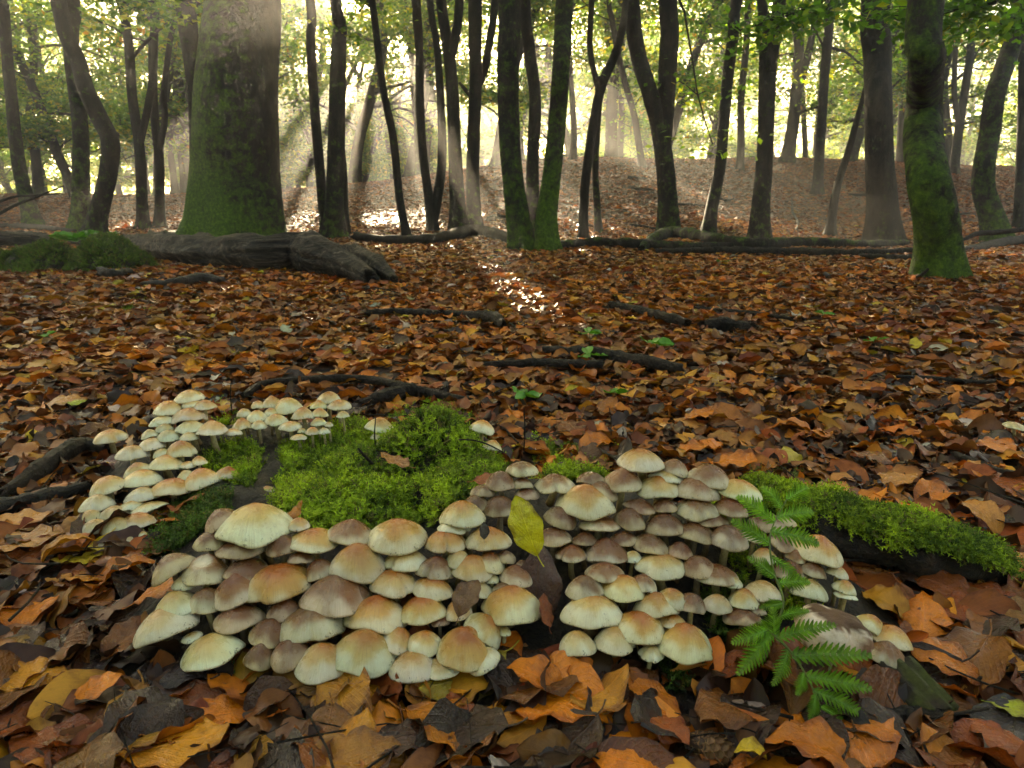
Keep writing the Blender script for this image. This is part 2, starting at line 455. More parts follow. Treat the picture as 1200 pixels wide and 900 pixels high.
# ------------------------------------------------------------------ traced mushroom caps
def c1(x, a, b, w, *r): return (80 + x / 4, 440 + a / 4, 440 + b / 4, w / 4, *r)
def c2(x, a, b, w, *r): return (150 + x / 3.6, 570 + a / 3.6, 570 + b / 3.6, w / 3.6, *r)
def c3(x, a, b, w, *r): return (360 + x / 3.6, 570 + a / 3.6, 570 + b / 3.6, w / 3.6, *r)
def c4(x, a, b, w, *r): return (520 + x / 3.75, 500 + a / 3.75, 500 + b / 3.75, w / 3.75, *r)
def c5(x, a, b, w, *r): return (640 + x / 3, 500 + a / 3, 500 + b / 3, w / 3, *r)
def c6(x, a, b, w, *r): return (820 + x / 2.903, 540 + a / 2.903, 540 + b / 2.903, w / 2.903, *r)
def c8(x, a, b, w, *r): return (840 + x / 6, 560 + a / 6, 560 + b / 6, w / 6, *r)
def c7(x, a, b, w, *r): return (300 + x / 4, 440 + a / 4, 440 + b / 4, w / 4, *r)
# (cx, top, bottom, width, type, roll, own label or None, stem foot pixel or None)
SP = {}
B_ = [c1(570,62,125,130,'q',0), c1(472,112,185,130,'q',0), c1(583,108,150,95,'q',0), c1(640,110,160,100,'q',0),
 c1(567,147,218,150,'q',0), c1(575,205,265,130,'p',0), c1(675,205,278,135,'q',0), c1(445,185,228,100,'p',0), c1(415,200,240,70,'p',0),
 c1(452,222,265,75,'p',0), c1(385,240,295,75,'p',-10), c1(472,250,308,105,'p',0), c1(395,287,345,110,'p',0), c1(565,263,305,80,'p',0),
 c1(530,297,385,130,'o',0), c1(440,335,385,75,'p',-10), c1(303,320,392,140,'q',0), c1(460,365,442,155,'q',0),
 c1(613,363,420,70,'q',0), c1(560,400,435,70,'q',0), c1(555,430,495,85,'p',-10), c1(330,405,475,120,'q',-8), c1(350,435,518,160,'q',0),
 c1(195,462,560,165,'q',-14), c1(490,478,562,170,'o',0), c1(348,518,590,150,'p',-6), c1(140,550,632,155,'p',0),
 c1(300,585,632,110,'p',0), c1(220,605,672,125,'p',-5), c1(380,592,640,160,'p',-8), c1(103,625,693,120,'p',0), c1(328,638,712,150,'q',0),
 c1(130,668,742,120,'p',0), c1(230,658,748,130,'p',0), c1(195,745,808,105,'p',0), c1(280,740,788,80,'p',4), c1(350,725,760,50,'p',0),
 c1(630,425,530,160,'o',-10), c1(745,422,482,100,'o',12), c1(935,510,570,85,'q',-6)]
SP[('B', 31)] = ('small pale mushroom on a long bare brown stem above an orange leaf', (168, 642))
SP[('B', 37)] = ('bent mushroom with folded orange cap and thick pale sideways stem', (297, 577))
SP[('B', 14)] = ('ribbed orange brown mushroom cap in the middle of the back left tiers', None)
SP[('B', 0)] = ('topmost pale mushroom of the back left tiers', None)
SP[('B', 39)] = ('lone small mushroom in the dark hollow beside the moss', None)
C_ = [c7(75,82,150,90,'q',0), c7(10,115,155,60,'q',0), c7(150,88,178,130,'q',0), c7(5,148,218,95,'q',0), c7(70,135,190,60,'q',0),
 c7(95,175,232,110,'q',0), c1(825,138,195,70,'q',0), c1(818,192,252,95,'q',0), c1(895,205,250,70,'p',0), c1(770,245,280,80,'q',0), c7(163,212,258,100,'q',0),
 c7(222,140,205,100,'q',0), c7(297,113,155,80,'q',0), c7(298,148,193,80,'q',0), c7(343,72,128,105,'q',0), c7(390,110,160,108,'q',0),
 c7(408,162,198,58,'p',0), c7(295,195,238,68,'q',0), c7(265,235,278,62,'q',0), c7(342,205,240,38,'p',0), c7(320,240,275,50,'p',0),
 c7(200,272,302,72,'p',0), c7(215,245,270,40,'p',0), c7(578,190,262,130,'q',8), c7(580,255,300,80,'p',0), c7(575,295,328,40,'p',0),
 c7(1058,202,268,115,'q',10), c7(1108,298,348,90,'q',14)]
SP[('C', 26)] = ('pale small mushroom behind the rear moss cushion', None)
SP[('C', 27)] = ('tilted pale small mushroom beside the right foot of the rear moss cushion', None)
SP[('C', 23)] = ('pale mushroom beside a thin dark twig left of the rear moss cushion', None)
A_ = [c2(540,65,228,305,'c',0), c2(405,85,190,150,'b',-22), c2(350,165,270,130,'b',0), c2(480,215,300,190,'b',0), c2(655,185,290,130,'b',0),
 c2(730,270,325,110,'b',0), c2(785,180,272,205,'o',0), c2(720,100,188,85,'c',0), c2(940,135,240,195,'m',6), c2(815,258,395,140,'m',-10),
 c2(200,278,395,190,'b',-25), c2(330,275,410,200,'m',4), c2(240,365,438,90,'p',0), c2(500,305,400,200,'b',0), c2(475,340,505,210,'m',-12),
 c2(638,328,478,275,'o',-4), c2(330,405,535,155,'m',0), c2(210,430,570,190,'p',-18), c2(165,510,655,250,'p',-14), c2(470,505,608,190,'b',0),
 c2(665,470,570,140,'b',0), c2(880,372,535,280,'m',4), c2(780,505,655,270,'m',-4), c2(600,560,672,170,'b',8), c2(560,655,765,140,'b',8),
 c2(690,645,770,170,'b',0), c2(820,650,820,215,'c',6), c2(355,625,768,245,'p',-14), c2(270,620,660,80,'p',-10), c2(970,228,395,220,'c',0),
 c3(295,455,605,255,'o',0), c3(240,585,790,250,'c',6), c2(970,385,490,110,'b',8), c3(380,135,270,255,'o',0), c3(585,175,275,170,'o',0),
 c3(415,258,352,180,'c',0), c3(540,260,390,150,'m',8), c3(640,260,340,110,'p',0), c3(365,350,458,195,'c',0), c3(530,385,478,165,'o',10),
 c3(490,460,575,190,'o',-5), c3(640,478,562,120,'c',-4), c3(560,540,588,80,'b',0), c3(655,50,165,185,'c',0), c3(620,130,195,140,'p',0),
 c3(760,165,268,180,'c',0), c3(700,285,395,170,'c',0), c3(770,270,360,130,'m',6), c3(835,262,325,85,'b',0), c3(710,390,470,140,'p',0),
 c3(780,365,410,60,'p',0), c3(880,320,420,135,'m',6), c3(905,295,350,60,'b',0), c3(850,395,470,130,'m',0), c3(865,420,570,245,'o',0),
 c3(495,570,710,135,'c',8), c3(375,580,700,150,'c',24), c3(445,705,820,195,'p',0), c3(570,735,808,150,'p',0), c3(665,575,765,230,'o',0),
 c3(745,670,785,140,'p',-20), c3(740,520,660,170,'c',30), c3(830,570,630,60,'p',0), c3(355,680,720,70,'p',0)]
SP[('A', 0)] = ('largest cream mushroom standing clear on top of the front left tiers, thin yellow stem', (316, 662))
SP[('A', 11)] = ('brown mushroom cap with a gnawed white patch on top', None)
SP[('A', 10)] = ('streaky brown tilted cap at the upper left edge of the front left tiers', None)
SP[('A', 18)] = ('pale greenish cap jutting out furthest left of the front left tiers', None)
SP[('A', 27)] = ('pale yellowish cap hanging lowest left over dark wet leaves', None)
SP[('A', 54)] = ('big domed orange topped cap beside the dark hollow with leaf', None)
SP[('A', 59)] = ('round glossy domed cap with orange crown on the lowest front tier', None)
SP[('A', 31)] = ('creased cream cap with a folded wing on the lowest front tier', None)
SP[('A', 56)] = ('folded fan shaped cream cap wing beside the creased cap', None)
SP[('A', 29)] = ('smooth tall cream bell cap in the middle of the front left tiers', None)
SP[('A', 33)] = ('wide orange crowned cap directly below the large moss cushion', None)
SP[('A', 43)] = ('cream bell cap at the right corner of the large moss cushion', None)
SP[('A', 45)] = ('cream cap with a dark leaf scrap lying on it', None)
SP[('A', 61)] = ('steeply tilted cream cap squeezed behind the round glossy one', None)
D_ = [c4(345,148,215,130,'m',0), c4(250,192,278,130,'b',0), c4(345,222,272,95,'b',0), c4(170,250,308,105,'b',0), c4(140,290,370,115,'b',0),
 c4(365,268,320,105,'b',0), c4(488,205,288,175,'m',0), c4(248,285,395,145,'b',0), c4(645,195,250,120,'b',0), c4(680,230,320,160,'b',10),
 c4(620,250,395,250,'c',0), c4(865,92,190,210,'c',0), c4(785,175,282,165,'m',0), c4(1010,120,215,120,'m',10), c4(980,185,245,150,'c',8),
 c4(945,210,308,180,'c',0), c4(510,330,445,140,'b',18), c4(685,390,455,180,'m',0), c4(485,435,518,160,'b',0), c4(620,460,520,110,'b',0),
 c4(860,315,378,140,'b',10), c4(815,350,448,140,'b',4), c4(970,375,475,170,'b',0), c4(970,310,375,110,'b',0), c4(790,460,522,120,'b',0),
 c4(905,468,555,160,'b',6), c4(560,515,590,135,'m',0), c4(715,487,595,190,'m',0), c4(830,530,598,80,'p',0), c4(1035,490,578,110,'b',6),
 c5(570,128,215,150,'m',8), c5(525,170,255,155,'m',6), c5(530,250,325,145,'m',0), c5(575,295,350,115,'b',4),
 c5(675,180,258,150,'c',10), c5(645,248,315,115,'m',8), c5(525,335,402,135,'b',8), c5(635,342,430,140,'m',4),
 c5(535,430,532,120,'b',0), c5(595,480,553,145,'m',0), c5(660,512,568,60,'p',0), c5(400,445,530,170,'c',0), c5(600,578,655,100,'p',4),
 c5(695,560,640,110,'c',6), c5(760,538,610,125,'p',6), c5(690,642,702,120,'b',0), c5(735,620,662,70,'b',6), c5(765,420,482,90,'c',0),
 c5(775,300,367,110,'b',8), c5(830,370,430,80,'b',8), c5(855,455,545,110,'m',10), c5(770,690,755,80,'b',0), c6(395,250,350,165,'o',14),
 c6(380,325,398,90,'m',14), c6(465,355,400,75,'p',16), c6(370,400,472,120,'p',8), c6(490,400,455,75,'c',14), c6(495,440,472,70,'p',10),
 c6(575,490,590,95,'c',24), c6(650,555,637,130,'c',14), c6(630,615,700,125,'m',10), c6(550,590,640,60,'p',10), c6(655,680,710,70,'p',6), c8(350,235,385,235,'b',6), c8(430,370,505,230,'b',18), c8(262,300,450,170,'m',10), c8(480,230,340,150,'b',12), c8(560,470,600,150,'m',14)]
SP[('D', 10)] = ('large cream mushroom with scalloped rim beside the yellow green leaf', None)
SP[('D', 11)] = ('topmost cream mushroom of the right hand tiers on a short stem', (752, 561))
SP[('D', 0)] = ('small brown and cream cap at the corner of the large moss cushion', None)
SP[('D', 6)] = ('flat brown cap with cream rim in front of the low moss strip', (644, 590))
SP[('D', 52)] = ('orange shouldered cream cap under the fern beside the mossy branch', None)
SP[('D', 58)] = ('yellowish cap leaning out beside the torn brown mushroom', None)
SP[('D', 59)] = ('wide yellowish cap lowest right below the mossy branch', None)
SP[('D', 60)] = ('speckled brownish cap lowest right above the rotten bark slab', None)
SP[('D', 41)] = ('broad pale cap at the lower edge of the right hand tiers', None)
E_ = [c5(205,475,542,130,'m',0), c5(135,517,606,130,'m',-4), c5(270,517,610,150,'o',4), c5(340,512,582,100,'m',6), c5(165,588,702,195,'c',0),
 c5(440,558,640,110,'o',6), c5(385,580,665,150,'o',0), c5(325,648,758,180,'o',4), c5(485,695,822,190,'o',4), c5(440,655,710,110,'c',6), c5(510,545,655,100,'m',14),
 c5(110,715,805,125,'p',0), c5(240,700,795,145,'p',4), c5(370,755,825,80,'p',0)]
SP[('E', 8)] = ('brightest domed cap with orange crown, lowest right of the small front cluster', None)
SP[('E', 4)] = ('wide cream cap on the left of the small front cluster', (690, 742))
SP[('E', 2)] = ('orange blotched cap on a visible pale stem in the small front cluster', (730, 712))
SP[('E', 1)] = ('brown cap with a sunken navel in the small front cluster', None)
SP[('E', 7)] = ('cream cap with wrinkled orange top in the middle of the small front cluster', None)
SP[('E', 11)] = ('pale cap lowest left of the small front cluster above brown leaves', None)
CL = {'A': (A_, (790, .45), (600, .565)), 'B': (B_, (640, .66), (460, .93)), 'C': (C_, (515, .87), (465, .99)),
      'D': (D_, (770, .462), (535, .625)), 'E': (E_, (770, .455), (660, .52))}
def cap_y(cl, py):
    _, (p0, y0), (p1, y1) = CL[cl]
    return y0 + (y1 - y0) * (py - p0) / (p1 - p0)
CAPS = []
for cl in CL:
    for k, c in enumerate(CL[cl][0]):
        cx, top, bot, w, typ, roll = c[:6]
        rs = np.random.RandomState(1000 + 97 * k + ord(cl))
        py0 = bot - 0.25 * w
        Y = cap_y(cl, py0)
        if cl == 'C' and k >= 23: Y = {23: .93, 24: .92, 25: .91, 26: .96, 27: .88}[k]
        P0 = at_y(cx, py0, Y)
        theta = math.atan2(CAM_H - P0[2], Y)
        ratio = 2 * (bot - top) / w
        (pb, _), (pt, _) = CL[cl][1:]; lowu = float(np.clip((py0 - pt) / (pb - pt), 0, 1))
        e = {'A': 15 + 16 * lowu ** 1.3, 'B': 11 + 5 * lowu, 'C': 12, 'D': 14 + 9 * lowu, 'E': 14 + 12 * lowu}[cl] + rs.normal(0, 2.5) + 8 * max(0, ratio - 1.15)
        e = rad(max(7, e)); tau = e - theta
        HR = float(np.clip((ratio - math.sin(e)) / math.cos(e), 0.36, 1.05))
        py = bot - 0.5 * w * math.sin(e)
        P = at_y(cx, py, Y)
        t = (P - ORG) @ FWD
        Rr = 0.5 * 1.07 * w * t / F_PX
        CAPS.append(dict(cl=cl, k=k, P=P, R=Rr, H=HR * Rr * .82, tau=tau, roll=rad(roll), typ=typ, px=(cx, py, w)))
ISO = c1(197,252,318,145,'q',0)
p = at_y(ISO[0], ISO[2] - 6, .95)
CAPS.append(dict(cl='I', k=0, P=p, R=0.5 * ISO[3] * ((p - ORG) @ FWD) / F_PX, H=.012, tau=rad(4), roll=0, typ='q', px=(ISO[0], ISO[2] - 6, ISO[3])))
SP[('I', 0)] = ('lone pale mushroom on its own stem at the end of a grey stick', (132, 533))
p = at_y(1188, 500, 1.02)
CAPS.append(dict(cl='I', k=1, P=p, R=.016, H=.007, tau=rad(2), roll=rad(6), typ='p', px=(1188, 500, 24)))
SP[('I', 1)] = ('small flat pale mushroom alone on the leaf litter far from the stump', (1190, 520))

# ------------------------------------------------------------------ rotten stump under them (height field)
ctrl = []
for c in CAPS:
    if c['cl'] == 'I': continue
    q = c['P']; ctrl.append((q[0], q[1] + 0.012, max(0.0, q[2] - 0.024 - 0.25 * c['R'])))
for px, py, Y in [(340,590,.63),(380,605,.61),(430,600,.62),(350,545,.70),(450,560,.68),(400,520,.77),(520,570,.66),(560,548,.70),
                  (480,545,.73),(510,490,.89),(470,505,.86),(540,510,.84),(670,545,.69),(640,550,.69),(710,548,.68),(640,585,.60),
                  (220,620,.66),(250,590,.69),(280,555,.74),(270,535,.80),(300,540,.75),(255,485,.92),(310,575,.66),(205,600,.70),
                  (320,515,.84),(350,500,.92),(430,520,.82),(590,560,.66),(310,600,.60)]:
    q = at_y(px, py, Y); ctrl.append((q[0], q[1], q[2] - 0.006))
ctrl = np.array(ctrl)
GX = np.linspace(-.85, .80, 210); GY = np.linspace(.34, 1.30, 124)
gx, gy = np.meshgrid(GX, GY)
def kreg(gx, gy):
    S = 0.032; num = np.zeros(gx.shape); den = np.zeros(gx.shape)
    for x, y, z in ctrl:
        w = np.exp(-((gx - x) ** 2 + (gy - y) ** 2) / (2 * S * S)); num += w * z; den += w
    return (num - 0.02 * 0.35) / (den + 0.35), den
Hs, Hden = kreg(gx, gy)
def bumpf(px, py, Y, r, a):
    q = at_y(px, py, Y); return a * np.exp(-((gx - q[0]) ** 2 + (gy - q[1]) ** 2) / (2 * r * r))
Hs += bumpf(405, 572, .665, .040, .022) + bumpf(548, 553, .69, .033, .022)
Hs -= bumpf(486, 575, .655, .010, .022) + bumpf(474, 556, .70, .010, .022) + bumpf(360, 545, .71, .035, .008)
Hs += bumpf(508, 502, .86, .036, .046) + bumpf(410, 512, .82, .025, .012) + bumpf(680, 545, .69, .03, .008) + bumpf(275, 540, .78, .03, .012)
Hs -= bumpf(475, 537, .775, .028, .034) + bumpf(305, 565, .69, .022, .014)
nP = np.column_stack([gx.ravel() * 30, gy.ravel() * 30, np.zeros(gx.size)])
Hs += fbm(nP, 3, 21).reshape(gx.shape) * 0.006 * sstep(.0, .03, Hs)
def Hat(x, y):
    x = np.asarray(x, float); y = np.asarray(y, float)
    fx = np.clip((x - GX[0]) / (GX[1] - GX[0]), 0, len(GX) - 1.001); fy = np.clip((y - GY[0]) / (GY[1] - GY[0]), 0, len(GY) - 1.001)
    i = fx.astype(int); j = fy.astype(int); u = fx - i; v = fy - j
    h = (Hs[j, i] * (1 - u) * (1 - v) + Hs[j, i + 1] * u * (1 - v) + Hs[j + 1, i] * (1 - u) * v + Hs[j + 1, i + 1] * u * v)
    ins = (x > GX[0]) & (x < GX[-1]) & (y > GY[0]) & (y < GY[-1])
    return np.where(ins, h, -0.02)
def top_z(x, y): return np.maximum(Hat(x, y), G(x, y))
STUMP_LOC = np.array([0.0, 0.72, 0.0])
stump = thing('rotten_stump', STUMP_LOC, 'rotten dark tree stump hidden under mushrooms and moss', 'stump')
V = np.column_stack([gx.ravel(), gy.ravel(), Hs.ravel()]) - STUMP_LOC
ny, nx = gx.shape
i = (np.arange(ny - 1)[:, None] * nx + np.arange(nx - 1)[None]).ravel()
Fq = np.stack([i, i + 1, i + nx + 1, i + nx], -1)
keep = Hs.ravel()[Fq].max(1) > -0.006
obj('rotten_wood', mesh_np('rotten_wood', V, Fq[keep], M_rot), stump)

# ------------------------------------------------------------------ mushrooms
PAL = {'c': [(.44,.155,.02), (.62,.44,.16), (.76,.73,.53)], 'o': [(.40,.105,.012), (.60,.36,.09), (.76,.71,.48)],
       'q': [(.50,.175,.022), (.66,.48,.19), (.78,.75,.55)], 'p': [(.48,.28,.075), (.63,.54,.29), (.74,.74,.55)],
       'b': [(.13,.042,.010), (.185,.080,.027), (.54,.43,.27)], 'm': [(.17,.046,.010), (.28,.13,.042), (.68,.60,.42)]}
def cap_mesh(R_, H_, typ, seed, gnaw=False, ribs=0.0):
    rs = np.random.RandomState(seed); ns = 40
    th = np.linspace(0, 2 * math.pi, ns, endpoint=False)
    def cyc(amp, kmax, k0=2):
        f = np.zeros(ns)
        for k in range(k0, kmax): f += rs.normal() / k * np.cos(k * th + rs.uniform(0, 6.28))
        return amp * f
    lob = 1 + cyc(.075, 7); dro = cyc(.14, 6); p_, q_ = rs.uniform(1.75, 2.3), rs.uniform(.68, .88); umb = rs.uniform(0.0, .10)
    fine = cyc(.03, 16, 7)
    for _ in range(rs.choice([0, 0, 1, 2])):                # bites and splits in the rim
        t0 = rs.uniform(0, 6.28); dd = np.angle(np.exp(1j * (th - t0))); lob = lob * (1 - rs.uniform(.08, .26) * np.exp(-(dd / rs.uniform(.08, .22)) ** 2) )
    s = np.linspace(0.0, 1, 13)[1:]; rho = np.sin(s * math.pi / 2) ** 1.02
    Vs = [[0, 0, H_ * (1 + umb)]]; rr = [0]; tt = [0]
    for r in rho:
        z = H_ * (max(0, 1 - r ** p_)) ** q_ + umb * H_ * math.exp(-(r / .25) ** 2)
        zz = z + R_ * r ** 3 * (dro * .6 + fine * .5) + R_ * .03 * r * cyc(.5, 5, 1) * (1 - r)
        if ribs: zz = zz + R_ * ribs * np.sin(th * 11) * r * (1 - r)
        if gnaw: zz = zz - R_ * .16 * np.exp(-(((r * np.cos(th) + .05) / .33) ** 2 + ((r * np.sin(th) + .30) / .27) ** 2) ** 2)
        Vs += list(np.column_stack([R_ * r * lob * np.cos(th) * (1 + fine * r ** 4 * .6), R_ * r * lob * np.sin(th) * (1 + fine * r ** 4 * .6), zz]))
        rr += [r] * ns; tt += list(th)
    for r, z in ((.985, -.055), (.93, -.045)):                # rolled-in rim
        Vs += list(np.column_stack([R_ * r * lob * np.cos(th), R_ * r * lob * np.sin(th), R_ * (z + dro * .6 + fine * .5)]))
        rr += [1.0] * ns; tt += list(th)
    Vs = np.array(Vs); rr = np.array(rr); tt = np.array(tt)
    j = np.arange(ns); jn = (j + 1) % ns; n = len(rho) + 2
    T = np.stack([np.zeros(ns, int), 1 + j, 1 + jn], -1)
    Q = np.concatenate([np.stack([1 + k * ns + j, 1 + (k + 1) * ns + j, 1 + (k + 1) * ns + jn, 1 + k * ns + jn], -1) for k in range(n - 1)])
    a, b, c = [np.array(x) for x in PAL[typ]]
    jit = rs.uniform(.86, 1.10) * (1 + rs.normal(0, .03, 3)); sh = rs.uniform(-.05, .13)
    nn = fbm(np.column_stack([Vs[:, :2] / R_ * 1.6 + seed % 50, np.zeros(len(Vs))]), 3, seed % 1000) * .30
    x = np.clip(rr + nn + sh, 0, 1.15)[:, None]
    colr = a + (b - a) * sstep(.20, .80, x); colr = colr + (c - colr) * sstep(.70, 1.0, x)
    gry = sstep(.15, .55, fbm(np.column_stack([Vs[:, :2] / R_ * 1.1 + 9 + seed % 37, np.zeros(len(Vs))]), 2, 5))[:, None] * (.55 if typ in 'bm' else .12)
    colr = colr * (1 - gry) + np.array([.15, .085, .038]) * gry
    colr = colr * jit
    if gnaw:
        g = np.exp(-(((Vs[:, 0] / R_ + .05) / .36) ** 2 + ((Vs[:, 1] / R_ + .30) / .30) ** 2) ** 3)[:, None]
        colr = colr * (1 - g) + np.array([.66, .60, .47]) * g
    cap = mesh_np('cap', Vs, [T, Q], M_cap, {'col': np.clip(colr, 0, .82), 'uvp': np.column_stack([rr, np.cos(tt) * 3, np.sin(tt) * 3])})
    # gills: shallow inverted cone under the cap
    gv = []; gr = []; gt = []
    for r, z in ((.95, -.04), (.7, .10), (.4, .22), (.10, .26)):
        gv += list(np.column_stack([R_ * r * lob * np.cos(th), R_ * r * lob * np.sin(th), np.full(ns, H_ * z) + R_ * dro * .6 * r ** 3]))
        gr += [r] * ns; gt += list(th)
    GQ = np.concatenate([np.stack([k * ns + j, k * ns + jn, (k + 1) * ns + jn, (k + 1) * ns + j], -1) for k in range(3)])
    gill = mesh_np('gills', np.array(gv), GQ, M_gill, {'uvp': np.column_stack([gr, gt])})
    return cap, gill
def cap_rot(tau, roll):
    from mathutils import Matrix
    return Matrix.Rotation(roll, 3, 'Y') @ Matrix.Rotation(tau, 3, 'X')
LAND = [('the large moss cushion', (450, 600, .60)), ('the rear moss cushion', (510, 525, .84)), ('the yellow green leaf', (615, 616, .52)), ('the dark hollow', (630, 700, .50)),
        ('the fern tip', (905, 590, .55)), ('the fern foot', (900, 740, .44)), ('the torn brown mushroom', (975, 735, .45)), ('the mossy branch', (960, 625, .60)),
        ('the grey stick', (120, 535, .9)), ('the largest cream cap', (300, 615, .56)), ('the gnawed cap', (242, 665, .52)), ('the round glossy dome', (545, 757, .46)),
        ('the bent mushroom', (245, 560, .78)), ('the low moss strip', (680, 550, .66)), ('the tiny moss patch', (258, 487, .9)), ('the hanging dark moss', (220, 625, .66)),
        ('the scalloped cream cap', (685, 590, .58)), ('the topmost right cap', (750, 537, .62)), ('the ribbed orange cap', (212, 525, .83)), ('the lowest wet leaves', (250, 780, .45)),
        ('the creased cap', (427, 760, .46)), ('the small front cluster', (740, 680, .50)), ('the curved thin stick', (340, 462, 1.0)), ('the moss trough leaf', (400, 505, .85))]
LAND = [(n, at_y(*p)) for n, p in LAND]
LOOK = {'c': 'cream mushroom with tan centre', 'o': 'cream mushroom with bright orange crown', 'q': 'pale mushroom with soft orange top',
        'p': 'pale yellowish mushroom', 'b': 'dull grey brown mushroom', 'm': 'brown topped mushroom with cream rim'}
def make_mushroom(c, idx):
    P = c['P']; R_, H_ = c['R'], c['H']
    rs = np.random.RandomState(3000 + idx)
    sp = SP.get((c['cl'], c['k']))
    M3 = cap_rot(c['tau'], c['roll'])
    if sp and sp[1]:
        fx, fy = sp[1]
        base = at_y(fx, fy, P[1] + (0.012 if c['cl'] != 'I' else 0.0))
        if c['cl'] == 'I': base[2] = 0.0
    else:
        base = P + np.array([rs.uniform(-.35, .35) * R_, rs.uniform(.15, .5) * R_, -(rs.uniform(.022, .036))])
        h = float(top_z(base[0:1], base[1:2])[0])
        base[2] = max(h - .004, P[2] - .055) if h > 0.004 else max(-0.003, P[2] - 0.06)
        base[2] = min(base[2], P[2] - .012)
    if sp: label, group = sp[0], None
    else:
        size = 'large ' if c['px'][2] > 62 else ('small ' if c['px'][2] < 33 else '')
        near = min(LAND, key=lambda l: np.linalg.norm(l[1] - P))[0]
        zs = [d['P'][2] for d in CAPS if d['cl'] == c['cl']]; u = (P[2] - min(zs)) / (max(zs) - min(zs) + 1e-9)
        tier = 'lowest' if u < .22 else 'lower' if u < .45 else 'upper' if u < .75 else 'top'
        label = f"{size}{LOOK[c['typ']]} on the {tier} tier near {near}"; group = label
    t = thing('mushroom', base, label, 'mushroom', group)
    cm, gm = cap_mesh(R_, H_, c['typ'], 500 + idx * 13, gnaw=(c['cl'] == 'A' and c['k'] == 11), ribs=.03 if (c['cl'], c['k']) == ('B', 14) else 0)
    co = obj('cap', cm, t, P - base); co.rotation_euler = M3.to_euler()
    obj('gills', gm, co)
    top = P + np.array(M3 @ Vector((0, 0, H_ * .42)))
    mid = (P * .55 + base * .45) + np.array([rs.uniform(-.1, .1) * R_, rs.uniform(-.1, .25) * R_, -.2 * abs(P[2] - base[2])])
    pts = resample([base, mid, P, top], 10) - base
    r = float(np.clip(R_ * .17, .0017, .0042)) * (1.6 if (c['cl'], c['k']) == ('B', 37) else 1)
    rr = r * (1 + .25 * np.linspace(1, 0, 10) ** 2)
    Vt, Ft, tht, s = tube(pts, rr, 9)
    a, b = np.array([.16, .085, .03]), np.array([.50, .42, .22])
    if c['typ'] == 'b': b = np.array([.28, .22, .14])
    cs = a + (b - a) * sstep(-.1, .7, s)[:, None]
    obj('stem', mesh_np('stem', Vt, Ft, M_stem, {'col': cs}), t)
for n_, c_ in enumerate(CAPS): make_mushroom(c_, n_)

# torn brown mushroom at the right end
def torn_mushroom():
    Y = .452; P = at_y(973, 742, Y); t_ = (P - ORG) @ FWD; Rr = 43 * t_ / F_PX
    base = P + np.array([-.004, .012, 0]); base[2] = 0.0
    t = thing('mushroom', base, 'torn brown suede capped mushroom showing white flesh behind the fern', 'mushroom')
    ns, nr = 56, 22; Vs = [[0, 0, Rr * .62]]
    th = np.linspace(0, 2 * math.pi, ns, endpoint=False)
    lob = 1 + .10 * np.cos(3 * th + .6) + .06 * np.cos(5 * th + 2) + .05 * np.sin(8 * th)
    prof = [(.2,.62),(.4,.60),(.6,.55),(.72,.49),(.80,.41),(.86,.32),(.90,.24),(.93,.16),(.95,.08),(.955,0),(.945,-.10),(.92,-.2),(.88,-.28),(.8,-.34),(.6,-.36),(.3,-.3)]
    for r, z in prof: Vs += list(np.column_stack([Rr * r * lob * np.cos(th), Rr * r * lob * np.sin(th) * .8, np.full(ns, Rr * z)]))
    Vs = np.array(Vs)
    n = fbm(Vs / Rr * 2.3 + 4.2, 4, 31)[:, None]
    Vs = Vs * (1 + .13 * n) ; Vs[:, 2] += .22 * Vs[:, 0]* -.6
    j = np.arange(ns); jn = (j + 1) % ns
    T = np.stack([np.zeros(ns, int), 1 + j, 1 + jn], -1)
    Q = np.concatenate([np.stack([1 + k * ns + j, 1 + (k + 1) * ns + j, 1 + (k + 1) * ns + jn, 1 + k * ns + jn], -1) for k in range(len(prof) - 1)])
    N2 = fbm(Vs / Rr * 3.1 + 11, 4, 77)
    ang = np.arctan2(Vs[:, 1], Vs[:, 0])
    skin = sstep(.40, .46, Vs[:, 2] / Rr + .30 * N2 + .30 * Vs[:, 0] / Rr - .02)
    patch = sstep(.12, .2, fbm(Vs / Rr * 2.2 + 30, 3, 8) - .45 * (Vs[:, 2] / Rr + .1))
    fl = np.array([.72, .58, .45]); br = np.array([.105, .052, .026]); pk = np.array([.26, .14, .085])
    colr = fl + (pk - fl) * patch[:, None]; colr = colr + (br - colr) * skin[:, None]
    co = obj('cap', mesh_np('torn_cap', Vs, [T, Q], M_flesh, {'col': colr}), t, P - base)
    pts = resample([base - [0, 0, .004], base + [.002, -.004, .012], P + [0, 0, -.2 * Rr]], 9) - base
    Vt, Ft, _, s = tube(pts, .0072 + .002 * np.linspace(1, 0, 9), 14)
    obj('stem', mesh_np('stem', Vt, Ft, M_stem, {'col': np.tile([.40, .33, .24], (len(Vt), 1))}), t)
torn_mushroom()

